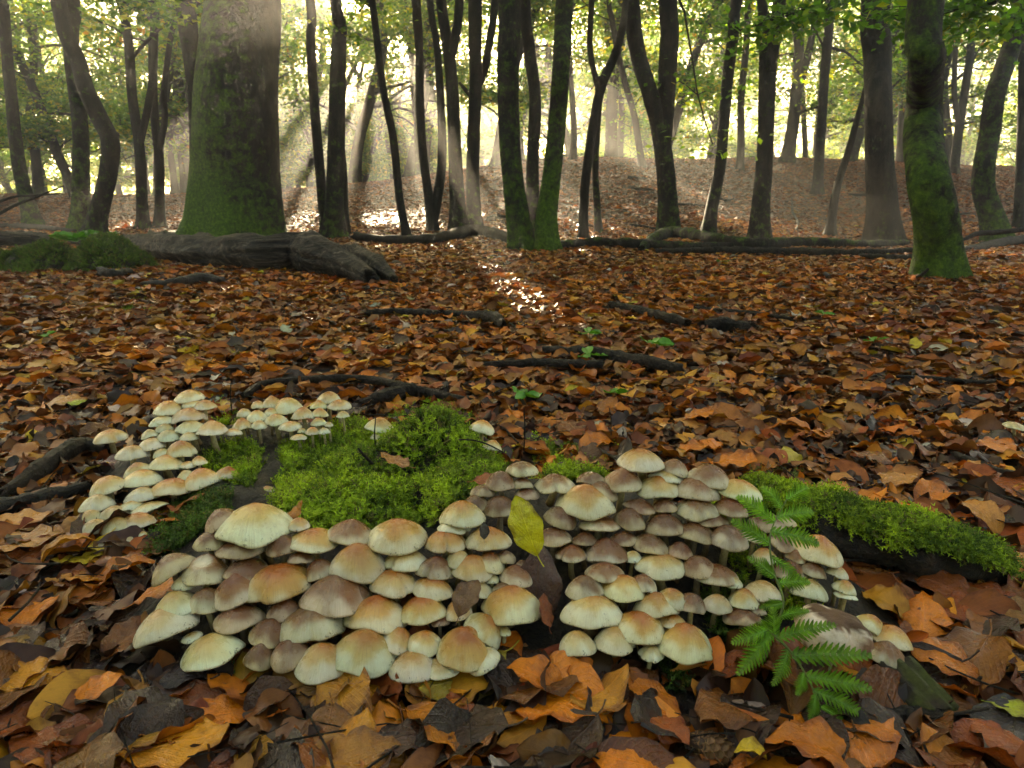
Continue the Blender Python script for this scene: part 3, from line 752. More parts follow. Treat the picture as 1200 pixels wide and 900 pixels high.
# ------------------------------------------------------------------ moss
def moss_template(seed, n=6, fine=True):
    """one feathery shoot, about one unit tall, made of leaflets along a curved stem"""
    rs = np.random.RandomState(seed); A = Acc(); lean = rs.uniform(.2, .9); az = rs.uniform(0, 6.28)
    Vs = []; Fs = []; hh = []
    for k in range(n):
        s = (k + .6) / n
        c = np.array([math.cos(az) * lean * s * s, math.sin(az) * lean * s * s, s])
        for sgn in (0, 2.1, 4.2):
            a = sgn + k * 1.1 + rs.uniform(-.4, .4); L = .34 * (1.15 - .5 * s)
            d = np.array([math.cos(a), math.sin(a), .75]); d /= np.linalg.norm(d)
            w = np.cross(d, [0, 0, 1]); w /= np.linalg.norm(w)
            i0 = len(Vs); Vs += [c - w * L * .20, c + w * L * .20, c + d * L]; Fs.append([i0, i0 + 1, i0 + 2]); hh += [s, s, s + .2]
    return np.array(Vs), np.array(Fs), np.array(hh)
MT = [moss_template(s) for s in range(6)]
def moss_shoots(P, Nrm, size, rs, c_dark=(.035,.075,.004), c_light=(.38,.50,.026), dry=0.10):
    """returns V,F,col for shoots at P along Nrm"""
    n = len(P); A = Acc()
    pick = rs.randint(0, len(MT), n); size = size * 1.18
    cl = fbm(np.column_stack([P[:, 0], P[:, 1], P[:, 2]]) * 45, 3, 13)
    for k, (tv, tf, th) in enumerate(MT):
        m = pick == k
        if not m.any(): continue
        p_ = P[m]; nn = Nrm[m]; q = len(p_)
        z = nn + rs.normal(0, .34, (q, 3)); z /= np.linalg.norm(z, axis=1)[:, None]
        x = np.cross(z, rs.normal(size=(q, 3))); x /= np.linalg.norm(x, axis=1)[:, None]; y = np.cross(z, x)
        M = np.stack([x, y, z], -1)
        S = size * rs.uniform(.6, 1.25, q) * (1 + .35 * cl[m])
        V, F = scatter(tv, tf, p_, M, S)
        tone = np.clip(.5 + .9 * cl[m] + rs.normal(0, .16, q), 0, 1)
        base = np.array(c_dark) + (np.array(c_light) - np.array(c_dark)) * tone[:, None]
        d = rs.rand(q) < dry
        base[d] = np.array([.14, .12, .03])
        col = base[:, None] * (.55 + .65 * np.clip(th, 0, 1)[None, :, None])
        A.add(V, F, col=col.reshape(-1, 3))
    return A
def in_poly(px, py, poly):
    poly = np.asarray(poly, float); r = np.zeros(len(px), bool); j = len(poly) - 1
    for i in range(len(poly)):
        xi, yi = poly[i]; xj, yj = poly[j]
        c = ((yi > py) != (yj > py)) & (px < (xj - xi) * (py - yi) / (yj - yi + 1e-12) + xi)
        r ^= c; j = i
    return r
def surf_normal(x, y, f, e=.006):
    n = np.column_stack([-(f(x + e, y) - f(x - e, y)) / (2 * e), -(f(x, y + e) - f(x, y - e)) / (2 * e), np.ones(len(x))])
    return n / np.linalg.norm(n, axis=1)[:, None]
def moss_cushion(poly, label, dens, size, seed, **kw):
    rs = np.random.RandomState(seed); poly = np.array(poly, float)
    # candidate XY area from the polygon pushed onto the stump
    cs = []
    for px, py in poly:
        d = ray(px, py); d /= np.linalg.norm(d); ts = np.geomspace(.35, 7, 900); Q = ORG + d * ts[:, None]
        hit = np.where(Q[:, 2] <= top_z(Q[:, 0], Q[:, 1]))[0]; cs.append(Q[hit[0]] if len(hit) else Q[-1])
    cs = np.array(cs); lo = cs.min(0) - .03; hi = cs.max(0) + .03
    n = int(dens * (hi[0] - lo[0]) * (hi[1] - lo[1]))
    x = rs.uniform(lo[0], hi[0], n); y = rs.uniform(lo[1], hi[1], n); z = top_z(x, y)
    P = np.column_stack([x, y, z]); u, v, _ = project(P)
    w = fbm(np.column_stack([x, y, z]) * 60, 2, seed) * 9
    m = in_poly(u + w, v + w, poly); P = P[m]
    Nn = surf_normal(P[:, 0], P[:, 1], top_z)
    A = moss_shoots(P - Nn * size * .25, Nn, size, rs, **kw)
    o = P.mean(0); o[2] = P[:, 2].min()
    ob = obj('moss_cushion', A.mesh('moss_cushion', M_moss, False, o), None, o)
    return tag(ob, label, 'moss')
D0 = 150000
moss_cushion([(330,600),(325,560),(335,525),(370,508),(420,522),(446,540),(468,553),(488,575),(496,620),(470,616),(420,630),(375,630)],
             'large bright green feathery moss cushion in the middle of the stump', D0, .0120, 1)
moss_cushion([(466,545),(520,528),(560,523),(600,540),(565,575),(525,600),(508,618),(500,578)], 'bright green moss cushion joining the large one beside the right hand tiers', D0, .0120, 13)
moss_cushion([(448,528),(452,500),(475,478),(505,474),(545,486),(570,512),(548,528),(500,535)], 'rounded green moss cushion at the back of the stump', D0 * .8, .0135, 2)
moss_cushion([(385,507),(420,495),(436,510),(444,532),(415,532),(385,518)], 'small moss tuft beside the little pale mushroom troop', D0 * .7, .0125, 3)
moss_cushion([(612,538),(625,520),(660,530),(720,526),(728,552),(690,566),(640,562)], 'low moss strip behind the right hand mushroom tiers', D0, .0115, 4)
moss_cushion([(238,480),(255,473),(280,486),(276,500),(245,492)], 'tiny moss patch beside the topmost back left mushrooms', D0 * .6, .012, 5)
moss_cushion([(243,530),(270,518),(303,524),(308,545),(290,568),(255,562),(238,545)], 'moss patch on the stump edge above the bent mushroom', D0 * .8, .0115, 6)
moss_cushion([(175,645),(198,600),(225,573),(275,580),(268,603),(240,625),(215,645),(190,660)], 'dark green hanging moss below the back left mushroom tiers', D0 * 1.1, .012, 7,
             c_dark=(.012,.028,.004), c_light=(.10,.17,.016))
moss_cushion([(878,548),(905,535),(945,548),(942,572),(890,568)], 'dull olive moss patch on leaf litter behind the fern', D0 * .5, .012, 8, c_dark=(.03,.035,.006), c_light=(.13,.15,.025))
moss_cushion([(770,780),(795,775),(820,790),(815,812),(780,815)], 'small dark moss tuft under the small front cluster', D0, .010, 9, c_dark=(.012,.025,.004), c_light=(.09,.14,.016))
moss_cushion([(830,690),(870,690),(880,740),(850,752),(828,730)], 'dark moss in the gap beneath the right hand tiers', D0, .012, 10, c_dark=(.014,.03,.006), c_light=(.11,.18,.02))
moss_cushion([(255,783),(275,780),(282,797),(262,803)], 'tiny starry moss sprout among dark wet leaves', D0 * .6, .012, 11, c_dark=(.02,.05,.006), c_light=(.10,.2,.02))
moss_cushion([(140,353),(170,351),(178,362),(145,365)], 'little moss dab on the leaf litter behind the stump', 20000, .012, 12)
for k_, (x_, y_) in enumerate([(835,600),(870,655),(930,700)]):
    moss_cushion([(x_-22,y_-12),(x_+18,y_-18),(x_+26,y_+14),(x_-10,y_+22)], ['green moss between brown caps under the fern tip', 'green moss between pale caps behind the fern stalk', 'moss strands behind the torn brown mushroom'][k_], D0*.8, .011, 20+k_)

def mossy_branch():
    px = [(880,592,.70),(930,604,.67),(1000,618,.64),(1060,634,.62),(1130,648,.605),(1184,668,.60)]
    pts = np.array([at_y(a, b + 6, c) for a, b, c in px]); c = resample(pts, 60)
    s = np.linspace(0, 1, 60); r = np.interp(s, [0, .3, .7, .95, 1], [.028, .028, .025, .014, .006])
    r = r * (1 + .06 * np.sin(s * 23) + .04 * np.sin(s * 41))
    ns = 28; V, F, th, sv = tube(c, r, ns)
    ctr = np.vstack([np.repeat(c, ns, 0), c[0], c[-1]])
    N_ = V - ctr; V = V + N_ * fbm(V * 55, 4, 4)[:, None] * .45
    o = pts[2].copy(); o[2] = 0
    t = thing('mossy_branch', o, 'rotten branch with bright green moss on top right of the mushrooms', 'branch')
    obj('rotten_wood', mesh_np('branch_wood', V - o, F, M_rot), t)
    rs = np.random.RandomState(5); n = 9500
    k = rs.rand(n) * 59; i = k.astype(int); u = k - i; cc = c[i] * (1 - u)[:, None] + c[np.minimum(i + 1, 59)] * u[:, None]
    R_ = np.interp(k / 59, s, r)
    a = rs.normal(.05, .85, n); side = np.array([.25, 1, 0.0]); side = np.array([-.15, -.98, 0])
    Nn = np.cos(a)[:, None] * np.array([0, 0, 1.0]) + np.sin(a)[:, None] * side
    lim = 1.05 + .5 * fbm(cc * 40, 2, 3)
    m = (np.abs(a) < lim + .2 * (k / 59 < .45)) & (k / 59 < .985)
    P = (cc + Nn * R_[:, None] * .98)[m]
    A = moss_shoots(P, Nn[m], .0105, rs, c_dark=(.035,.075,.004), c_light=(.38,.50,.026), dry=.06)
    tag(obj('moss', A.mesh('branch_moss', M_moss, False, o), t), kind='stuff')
mossy_branch()

# ------------------------------------------------------------------ fallen leaves
LC = {'or': (.45,.135,.010), 'go': (.49,.21,.018), 'tn': (.38,.165,.038), 'rb': (.235,.056,.010), 'db': (.046,.019,.009), 'pu': (.038,.022,.018),
      'br': (.18,.060,.012), 'ye': (.52,.36,.03), 'yg': (.26,.30,.018), 'gn': (.09,.20,.02), 'wh': (.40,.33,.26)}
def leaf_tpl(nu, nv, seed, petiole=False, flat=1.0):
    rs = np.random.RandomState(seed)
    fold, curl, ec = rs.uniform(-.15, .45) * flat, rs.normal(0, .55) * flat, rs.normal(0, .22) * flat
    tw = rs.normal(0, .45) * flat; wv = rs.uniform(.02, .06) * flat; asym = rs.uniform(-.05, .05); mx = rs.uniform(.78, 1.05); W = rs.uniform(.27, .36)
    u = np.linspace(-1, 1, nu); v = np.linspace(0, 1, nv)
    U, Vv = np.meshgrid(u, v)
    w = W * np.sin(np.pi * np.clip(Vv, .004, .996) ** mx) ** .72
    if nv > 8: w = w * (1 + .035 * np.sin(Vv * 62 + U * 2))
    x = U * w + asym * np.sin(Vv * np.pi); y = Vv - .5
    z = np.abs(U) * w * fold + curl * (y * y - .08) + ec * (U ** 2) * w * 1.2 + wv * np.sin(Vv * 19 + U * 3 + seed) * np.abs(U) ** 1.5 + tw * U * w * y
    z = z + .05 * flat * fbm(np.column_stack([x.ravel() * 3.5 + seed, y.ravel() * 3.5, z.ravel() * 0]), 2, seed).reshape(x.shape)
    V = np.column_stack([x.ravel(), y.ravel(), z.ravel()])
    i = (np.arange(nv - 1)[:, None] * nu + np.arange(nu - 1)[None]).ravel()
    F = np.stack([i, i + 1, i + nu + 1, i + nu], -1)
    uv = np.column_stack([U.ravel(), Vv.ravel()])
    if petiole:
        b = V[nu // 2]
        pv, pf, _, _ = tube(resample([b + [0, .02, 0], b + [.015, -.09, -.01], b + [.05, -.19, .015]], 5), [.012, .010, .009, .009, .012], 4, False)
        F = np.vstack([F, pf[0] + len(V)]); V = np.vstack([V, pv]); uv = np.vstack([uv, np.zeros((len(pv), 2))])
    V[:, 2] -= np.median(V[:, 2])
    return V, F, uv
HI = [leaf_tpl(7, 13, 40 + k, True, .85) for k in range(16)]
HI_ME = [mesh_np('leaf', v, f, M_leaf_obj, {'uvp': uv}) for v, f, uv in HI]
MID = [leaf_tpl(5, 8, 70 + k, False) for k in range(12)]
LOW = [leaf_tpl(3, 4, 90 + k, False, .9) for k in range(10)]
LCK = ['or', 'go', 'tn', 'rb', 'db', 'pu', 'br', 'ye', 'wh']
def leaf_cols(rs, n, p=(.29, .09, .12, .19, .06, .01, .21, .015, .015)):
    p = np.array(p) / sum(p); k = rs.choice(len(LCK), n, p=p)
    c = np.array([LC[x] for x in LCK])[k]
    return np.clip(c * rs.uniform(.65, 1.35, (n, 1)) * (1 + rs.normal(0, .07, (n, 3))), .004, .7)
placed_leaves = 0
def leaf_object(P, size, yaw, tx, ty, col, tpl=None, parent=FLOOR, rs=R):
    global placed_leaves
    o = obj('leaf', HI_ME[rs.randint(len(HI_ME)) if tpl is None else tpl], parent, P)
    o.rotation_euler = (tx, ty, yaw); o.rotation_mode = 'XYZ'; o.scale = (size * rs.uniform(.9, 1.15), size, size)
    o.color = (*col, 1); placed_leaves += 1
    return o
# leaves traced one by one: px, py, length px, tip direction (deg, 90 = away), colour, tilt x, tilt y, lift
HERO = [(412,868,105,75,'go',18,5,.012),(205,868,150,15,'go',4,-6,.012),(250,838,110,200,'or',6,4,.006),(48,878,110,165,'rb',8,-5,.010),
 (130,885,100,20,'or',0,8,.004),(628,790,95,150,'or',10,-8,.018),(655,822,165,-12,'or',6,6,.010),(705,806,105,30,'go',12,-5,.016),
 (600,838,110,170,'go',-4,8,.004),(765,815,100,125,'or',10,8,.010),(775,850,95,-50,'rb',8,-6,.012),(540,835,80,120,'rb',10,12,.004),
 (958,880,140,160,'or',10,4,.014),(880,881,46,160,'ye',0,0,.010),(1112,775,110,150,'or',12,-6,.014),(1172,772,80,-40,'go',4,10,.012),
 (1182,868,110,140,'rb',10,4,.010),(1165,742,100,100,'br',8,4,.010),(735,892,100,170,'or',4,4,.012),(30,793,110,15,'go',-4,4,.010),(28,632,110,10,'tn',8,0,.012),
 (75,640,75,40,'go',14,-10,.018),(140,672,95,30,'or',22,-8,.014),(35,712,85,15,'or',10,6,.008),(115,803,70,20,'or',20,10,.014),(20,610,90,30,'tn',4,4,.010),
 (190,690,80,30,'or',14,0,.012),(105,700,90,160,'br',-8,4,.006),(150,745,85,60,'br',14,8,.006),(900,780,110,-60,'br',20,10,.018),(925,850,95,-20,'or',6,-8,.006),
 (860,775,80,20,'rb',14,4,.008),(1080,720,90,60,'or',16,-8,.012),(1125,710,95,20,'rb',8,4,.008),(1105,655,60,60,'br',40,0,.02),(1075,830,90,80,'br',8,2,.004),
 (1180,700,80,-20,'br',8,8,.008),(1150,600,75,100,'tn',14,-6,.02),(1100,580,80,20,'or',8,4,.012),(1165,560,60,150,'or',4,6,.01),(1050,560,70,10,'tn',8,-4,.01),
 (975,575,75,40,'tn',6,4,.012),(1140,545,40,10,'go',6,4,.012),(860,540,70,-30,'or',12,8,.018),(820,525,70,10,'or',6,-4,.01),(905,600,40,60,'or',6,4,.02),
 (75,470,60,20,'tn',6,4,.012),(40,480,60,170,'tn',4,6,.01),(90,470,26,20,'yg',4,4,.016),(480,700,50,90,'br',30,0,.02),(120,405,30,10,'tn',4,4,.01),
 (370,475,36,0,'ye',6,0,.014),(820,485,55,30,'or',8,0,.014),(930,500,60,160,'or',6,4,.01),(700,520,60,20,'or',8,6,.012),(760,545,60,170,'or',6,4,.012),(575,560,50,0,'rb',8,4,.02),
 (1170,520,60,30,'or',6,4,.012),(1020,535,60,150,'br',6,8,.012),(640,895,80,20,'db',4,4,.006),(500,860,90,140,'db',8,4,.006),(320,820,90,30,'db',8,8,.006),(330,760,80,10,'db',4,8,.006),
 (230,790,90,70,'pu',10,6,.008),(70,760,90,100,'pu',8,4,.006),(20,750,80,60,'db',8,6,.008),(1000,770,90,70,'rb',20,-10,.010),(1020,800,80,30,'pu',8,6,.008),(1190,830,60,-30,'yg',4,6,.010)]
hr = np.random.RandomState(11)
HERO = [h[:7] + (h[7] + .006,) for h in HERO]
for k_, (px, py, L, ang, cc, tx, ty, lift) in enumerate(HERO):
    q = ground_hit(px, py, lift)
    h = float(top_z(q[0:1], q[1:2])[0])
    if h > 0.004:
        d = ray(px, py); d /= np.linalg.norm(d); ts = np.linspace(.3, 1.8, 700); Q = ORG + d * ts[:, None]
        hit = np.where(Q[:, 2] - lift <= top_z(Q[:, 0], Q[:, 1]))[0]
        if len(hit): q = Q[hit[0]] - [0, 0, lift]
    t_ = (q - ORG) @ FWD
    col = np.clip(np.array(LC[cc]) * hr.uniform(1.05, 1.5) * [1.08, 1.0, .8], 0, .75)
    leaf_object(q + [0, 0, lift], .80 * L * t_ / F_PX, rad(ang - 90), rad(tx), rad(ty), col, k_ % 16, rs=hr)
# more single leaves nearest the camera
tries = 0
while placed_leaves < 292 and tries < 6000:
    tries += 1
    px, py = hr.uniform(-30, 1230), 930 - 500 * hr.rand() ** 1.25
    q = ground_hit(px, py)
    if Hat(q[0:1], q[1:2])[0] > .006: continue
    leaf_object(q + [0, 0, hr.uniform(.003, .016)], hr.uniform(.048, .085), hr.uniform(0, 6.28), hr.normal(0, .24), hr.normal(0, .24),
                leaf_cols(hr, 1, (.13, .05, .05, .18, .27, .12, .24, .008, .01))[0], rs=hr)
# the rest of the litter: one mass
def litter():
    rs = np.random.RandomState(3); A = Acc()
    def zone(y0, y1, dens, tpls, smin, smax, tilt, amax=1.0, xmin=1.0, lay=.018, p=None):
        area = 0.5 * (y1 * y1 - y0 * y0) * 2 * amax + 2 * xmin * 0.5 * (y1 - y0)
        n = int(area * dens)
        y = np.sqrt(rs.uniform(y0 * y0, y1 * y1, n)); x = rs.uniform(-1, 1, n) * (amax * y + .25 * xmin)
        if y1 < 2.0:
            keep = Hat(x, y) < .010; x, y = x[keep], y[keep]; n = len(x)
        z = np.maximum(G(x, y), np.where(Hat(x, y) > 0, Hat(x, y), -1)) + rs.uniform(.001, lay, n)
        col = leaf_cols(rs, n, *( [p] if p else []))
        big = fbm(np.column_stack([x * 1.3, y * 1.3, z * 0]), 3, 8)
        col = col * np.clip(1 + .55 * big, .4, 1.5)[:, None]
        k = rs.randint(0, len(tpls), n)
        for i, (tv, tf, uv) in enumerate(tpls):
            m = k == i; q = m.sum()
            if not q: continue
            M = rot_mats(rs.uniform(0, 6.28, q), rs.normal(0, tilt, q), rs.normal(0, tilt, q))
            S = rs.uniform(smin, smax, q)
            V, F = scatter(tv, tf, np.column_stack([x, y, z])[m], M, S)
            A.add(V, F, col=np.repeat(col[m], len(tv), 0), uvp=np.tile(uv, (q, 1)))
    near_p = (.19, .07, .06, .20, .16, .05, .25, .008, .012)
    zone(.30, 1.25, 1500, [(v[:91], f[:72], uv[:91]) for v, f, uv in HI], .030, .070, .34, 1.0, 1.4, .012, near_p)
    zone(.30, 1.4, 2200, MID, .012, .036, .5, 1.0, 1.4, .014, (.05, .02, .05, .12, .42, .12, .22, .0, .02))
    zone(1.25, 4.0, 1500, MID, .032, .068, .18, 1.0, 1.0, .020)
    zone(4.0, 9.0, 900, LOW, .040, .078, .18, .95, 1.0, .022)
    zone(9.0, 19.0, 260, LOW, .05, .095, .16, .92, 1.0, .015, (.20, .0, .06, .42, .02, .0, .30, .0, .0))
    o = obj('leaf_litter', A.mesh('leaf_litter', M_leaf)); tag(o, 'brown and orange fallen beech leaves covering the forest floor', 'leaf litter', None, 'stuff')
litter()
# two upright leaves and two scraps that stand apart
def upright_leaf(name, label, px, py, Y, L, col, rot, tpl):
    q = at_y(px, py, Y); t_ = (q - ORG) @ FWD
    o = obj(name, HI_ME[tpl], None, q); s = L * t_ / F_PX; o.scale = (s, s, s); o.rotation_euler = [rad(a) for a in rot]; o.color = (*col, 1)
    tag(o, label, 'leaf'); return o
upright_leaf('yellow_leaf', 'yellow green beech leaf standing upright between the two mushroom banks', 616, 616, .512, 74, (.55,.50,.016), (68, -24, -8), 3)
upright_leaf('brown_leaf', 'dark brown leaf standing in the hollow between the mushroom banks', 632, 684, .520, 95, (.085,.034,.02), (62, 12, 10), 5)
upright_leaf('orange_leaf', 'small orange leaf stuck behind the largest cream mushroom', 346, 597, .585, 30, (.46,.17,.015), (50, 20, -60), 7)
upright_leaf('leaf_scrap', 'dark grey leaf scrap on a cream cap beside the moss', 567, 622, .525, 20, (.05,.04,.03), (60, 10, 20), 8)
upright_leaf('brown_leaf', 'brown leaf wedged between caps of the front left tiers', 548, 700, .485, 48, (.16,.075,.03), (40, 10, -30), 2)
upright_leaf('brown_leaf', 'rusty leaf edge beside the big domed cap', 640, 715, .485, 40, (.26,.07,.02), (50, 30, 40), 9)
upright_leaf('orange_leaf', 'orange dry leaf lying in the trough of the moss', 462, 538, .755, 44, (.40,.17,.05), (12, 8, 60), 4)
upright_leaf('purple_leaf', 'dark red leaf beside the lone pale mushroom', 140, 546, .88, 66, (.13,.045,.045), (12, 6, 80), 6)

# ------------------------------------------------------------------ sticks, twigs, logs
def stick(name, label, pts, rpx, cat='stick', group=None, mat=M_wood, ns=10, n=40, rough=.25, lift=.5, moss=0.0, Yfix=None, nz=26):
    q = []; fat = 1.0 if mat is M_log else 1.25
    for k, (px, py) in enumerate(pts):
        r0 = np.interp(k, range(len(rpx)), rpx) if len(rpx) == len(pts) else np.interp(k / (len(pts) - 1), [0, 1], [rpx[0], rpx[-1]])
        if Yfix is None:
            r0 = r0 * fat; g = ground_hit(px, py + r0 * .7); t_ = (g - ORG) @ FWD; r = r0 * t_ / F_PX
            q.append((*(g + [0, r * .5, r * lift * 1.4 + .017 * min(1, t_ / 1.5)]), r))
        else:
            g = at_y(px, py, Yfix[k] if isinstance(Yfix, (list, tuple)) else Yfix); t_ = (g - ORG) @ FWD; q.append((*g, r0 * t_ / F_PX))
    q = np.array(q); c = resample(q[:, :3], n)
    d = np.concatenate([[0], np.cumsum(np.linalg.norm(np.diff(q[:, :3], axis=0), axis=1))])
    r = np.interp(np.linspace(0, d[-1], n), d, q[:, 3])
    V, F, th, s = tube(c, r, ns)
    ctr = np.vstack([np.repeat(c, ns, 0), c[0], c[-1]]); rm = np.concatenate([np.repeat(r, ns), [r[0], r[-1]]])
    w = fbm(V / r.max() * .9 + 3, 4, 17)
    V = V + (V - ctr) * w[:, None] * rough * 2
    tg = np.gradient(c, axis=0); tg /= np.linalg.norm(tg, axis=1)[:, None]; hs = np.random.RandomState(int(pts[0][0]) + 50)
    for ring, sg in ((0, -1), (n - 1, 1)):                  # broken, splintered ends
        for q_, f_ in ((0, 1.0), (1, .45)):
            i_ = ring + (q_ if ring == 0 else -q_); jag = hs.uniform(-.5, 1.3, ns) * r[ring] * 1.3 * f_
            V[i_ * ns:(i_ + 1) * ns] += tg[i_] * (sg * jag)[:, None]
        V[n * ns + (0 if ring == 0 else 1)] -= tg[ring] * sg * r[ring] * 1.2
    if mat is M_log:                                        # long cracks and ridges
        cr = vnoise(np.column_stack([np.cos(th) * 4.2, np.sin(th) * 4.2, s * 5]), 23) * .13 + vnoise(np.column_stack([np.cos(th) * 9, np.sin(th) * 9, s * 9]), 29) * .07
        V = V + (V - ctr) * cr[:, None]
    up = (V - ctr)[:, 2] / rm
    o = c[n // 2].copy(); o[2] = V[:, 2].min()
    ms = np.clip(moss * (.6 + .5 * up), 0, 1)
    me = mesh_np(name, V - o, F, mat, {'moss': ms, 'uvp': np.column_stack([th / 6.28, s * d[-1] / (6.28 * r.mean())])})
    return tag(obj(name, me, None, o), label, cat, group)
stick('stick', 'grey brown bent stick lying left of the mushrooms', [(2,588),(45,562),(78,538),(100,530),(126,534)], [5,9,9,7,6], rough=.18)
stick('stick', 'black wet stick below the grey bent one', [(0,604),(40,594),(75,586),(104,577)], [8,7,6,4], rough=.2, mat=M_rot)
stick('stick', 'long thin curved stick behind the little mushroom troop', [(286,472),(310,459),(350,455),(400,453),(440,455),(470,461),(510,471),(548,478)], [3,3.6,4,4,4,4,4.5,3], rough=.12)
stick('stick', 'thick dark stub of wood behind the rear moss cushion', [(424,482),(450,474),(480,467),(500,470)], [4,7,7,4], rough=.25)
stick('stick', 'dark stick crossing the leaf litter in mid distance', [(570,436),(610,435),(645,434),(705,437)], [3,4,4,4.5])
stick('stick', 'knobby dark branch piece lying in mid distance litter', [(640,418),(690,421),(730,428),(770,436),(798,440)], [3,5,6,6,4], rough=.3)
stick('stick', 'dark stick pointing left in the sunlit litter', [(716,363),(745,369),(780,378),(806,386)], [3,4,5,4])
stick('stick', 'short black branch in the litter below the birch', [(826,388),(850,387),(878,390)], [5,6,5], rough=.3)
stick('stick', 'dark wood lump in the middle litter', [(500,372),(540,374),(575,378),(590,388)], [2,3,6,4], rough=.3)
stick('stick', 'pale thin stick across the left middle litter', [(430,372),(470,371),(515,373)], [2.5,3,3])
stick('stick', 'thin twig on the litter right of the birch', [(814,366),(850,370),(890,374),(928,380)], [1.5,2,2,1.5])
stick('stick', 'thin dark twig in the right hand litter', [(1050,450),(1090,452),(1140,456),(1200,458)], [1.5,2,2,1.5])
stick('stick', 'black bent twig at the right edge behind the mossy branch', [(1118,541),(1140,551),(1170,562),(1205,568)], [3,4,4,4])
stick('stick', 'dark flat stick below the fallen log', [(168,337),(205,336),(235,331),(262,333)], [2,4,5,3], rough=.25, mat=M_rot)
stick('stick', 'black bark bits beside the mossy boulder', [(118,323),(135,325),(152,322)], [4,4,3], rough=.35, mat=M_rot)
stick('stick', 'brown broken stick at the right edge in front', [(1205,794),(1180,800),(1148,812)], [9,8,7], rough=.15)
stick('stick', 'pale weathered stick below the fern', [(1100,852),(1060,851),(1020,853),(985,848)], [9,9,8,4], rough=.2)
stick('stick', 'dry branch leaning against the foot of the dark mossy tree', [(1012,356),(1045,336),(1075,325),(1094,310)], [1.5,2,2.2,1.5], rough=.1, Yfix=[3.0,3.05,3.1,3.15], n=24)
stick('twig', 'thin curved twig standing under the back left mushrooms', [(100,672),(97,655),(101,642),(107,634)], [1.1,1.1,1,.8], 'twig', Yfix=[.655,.65,.645,.64], n=14, ns=6, rough=.05)
stick('twig', 'thin dark straight twig standing behind the low moss strip', [(614,527),(615,500),(614,478)], [.9,.9,.7], 'twig', Yfix=.74, n=14, ns=6, rough=.05)
stick('twig', 'thin dark twig standing left of the rear moss cushion', [(440,524),(439,508),(440,490)], [.8,.8,.6], 'twig', Yfix=.84, n=14, ns=6, rough=.05)
stick('twig', 'short black forked twig in the moss trough', [(436,543),(428,535),(420,526)], [1.6,1.8,1.2], 'twig', Yfix=[.73,.73,.73], n=14, ns=6, rough=.1)
stick('twig', 'thin twig lying over the rear moss cushion foot', [(538,515),(555,516),(572,521),(590,530)], [.9,1,1,.8], 'twig', Yfix=[.80,.79,.78,.77], n=14, ns=6, rough=.05)
stick('twig', 'tall thin dark twig standing behind the back left mushrooms', [(272,485),(270,462),(271,445)], [.7,.7,.5], 'twig', Yfix=.97, n=12, ns=6, rough=.05)
stick('twig', 'thin stem standing in the litter behind the right hand tiers', [(716,510),(716,490),(714,478)], [.7,.7,.6], 'twig', Yfix=.98, n=12, ns=6, rough=.05)

stick('fallen_log', 'big weathered fallen log lying in front of the large mossy beech', [(150,291),(200,297),(255,302),(310,304),(350,303),(385,312),(415,322),(432,331)], [10,16,19,21,24,21,14,8],
      'log', mat=M_log, ns=44, n=120, rough=.19, lift=.6, moss=.22)
stick('log_end', 'torn curved root end of the fallen log with a moss patch', [(392,306),(415,308),(440,318),(462,333)], [9,12,11,5], 'log', mat=M_log, ns=28, n=50, rough=.2, lift=.7, moss=.34)
stick('fallen_log', 'grey green log lying behind the fallen log, left of the beech', [(85,283),(120,287),(160,286),(212,276)], [6,9,9,5], 'log', mat=M_log, ns=28, n=60, rough=.25, moss=.45)
stick('fallen_log', 'dark log at the left edge behind the mossy boulder', [(-40,284),(0,284),(40,285),(62,287)], [10,10,10,7], 'log', mat=M_log, ns=24, n=40, rough=.25, moss=.15)
stick('fallen_log', 'arched fallen trunk lying left of the twin mossy trees', [(418,279),(440,282),(470,284),(505,283),(530,278),(552,272),(575,275),(602,286)], [4,4,4.5,5,5.5,6,5.5,5], 'log', mat=M_bark, ns=20, n=70, rough=.2, moss=.1)
stick('fallen_log', 'straight fallen trunk lying right of the twin mossy trees', [(655,290),(700,287),(745,289),(800,292),(860,290)], [4,5,5,4.5,3], 'log', mat=M_bark, ns=18, n=60, rough=.2, moss=.3)
stick('fallen_log', 'humped mossy fallen branch below the forked beech', [(752,294),(765,283),(785,276),(805,277),(840,284),(890,289),(940,287),(1000,289),(1060,287)], [4,5,6,6,6,6,5,4.5,3], 'log', mat=M_bark, ns=18, n=90, rough=.25, moss=.35)
stick('fallen_log', 'thin fallen branch lying in front of the humped one', [(770,297),(850,296),(930,298),(1010,299),(1075,296)], [2.5,3.5,4,3.5,2.5], 'log', mat=M_bark, ns=14, n=70, rough=.25, moss=.2)
stick('fallen_log', 'dark branch arching right of the dark mossy tree', [(1128,281),(1145,274),(1170,272),(1210,268)], [2,3,3,2.5], 'log', mat=M_bark, ns=12, n=40, rough=.2, Yfix=[4.6,4.7,4.8,4.9])
stick('fallen_log', 'dark log lying right of the dark mossy tree', [(1122,296),(1150,292),(1180,286),(1215,282)], [2.5,4,4.5,4], 'log', mat=M_bark, ns=14, n=40, rough=.3)
stick('fallen_log', 'dark low branch lying in the shade before the straight trunks', [(1010,302),(1050,305),(1085,303)], [2,3,2.5], 'log', mat=M_bark, ns=12, n=30, rough=.3)
stick('dead_branch', 'long dead branch lying by the left crooked tree', [(-20,266),(20,266),(55,269),(88,273)], [2,2.5,2.5,2], 'branch', mat=M_bark, ns=10, n=40)
stick('dead_branch', 'bare grey twiggy branch rising at the left edge', [(-10,256),(15,242),(40,232),(74,218)], [2,1.8,1.4,.7], 'branch', mat=M_bark, ns=8, n=30, rough=.1, Yfix=[6.2,6.2,6.3,6.4])
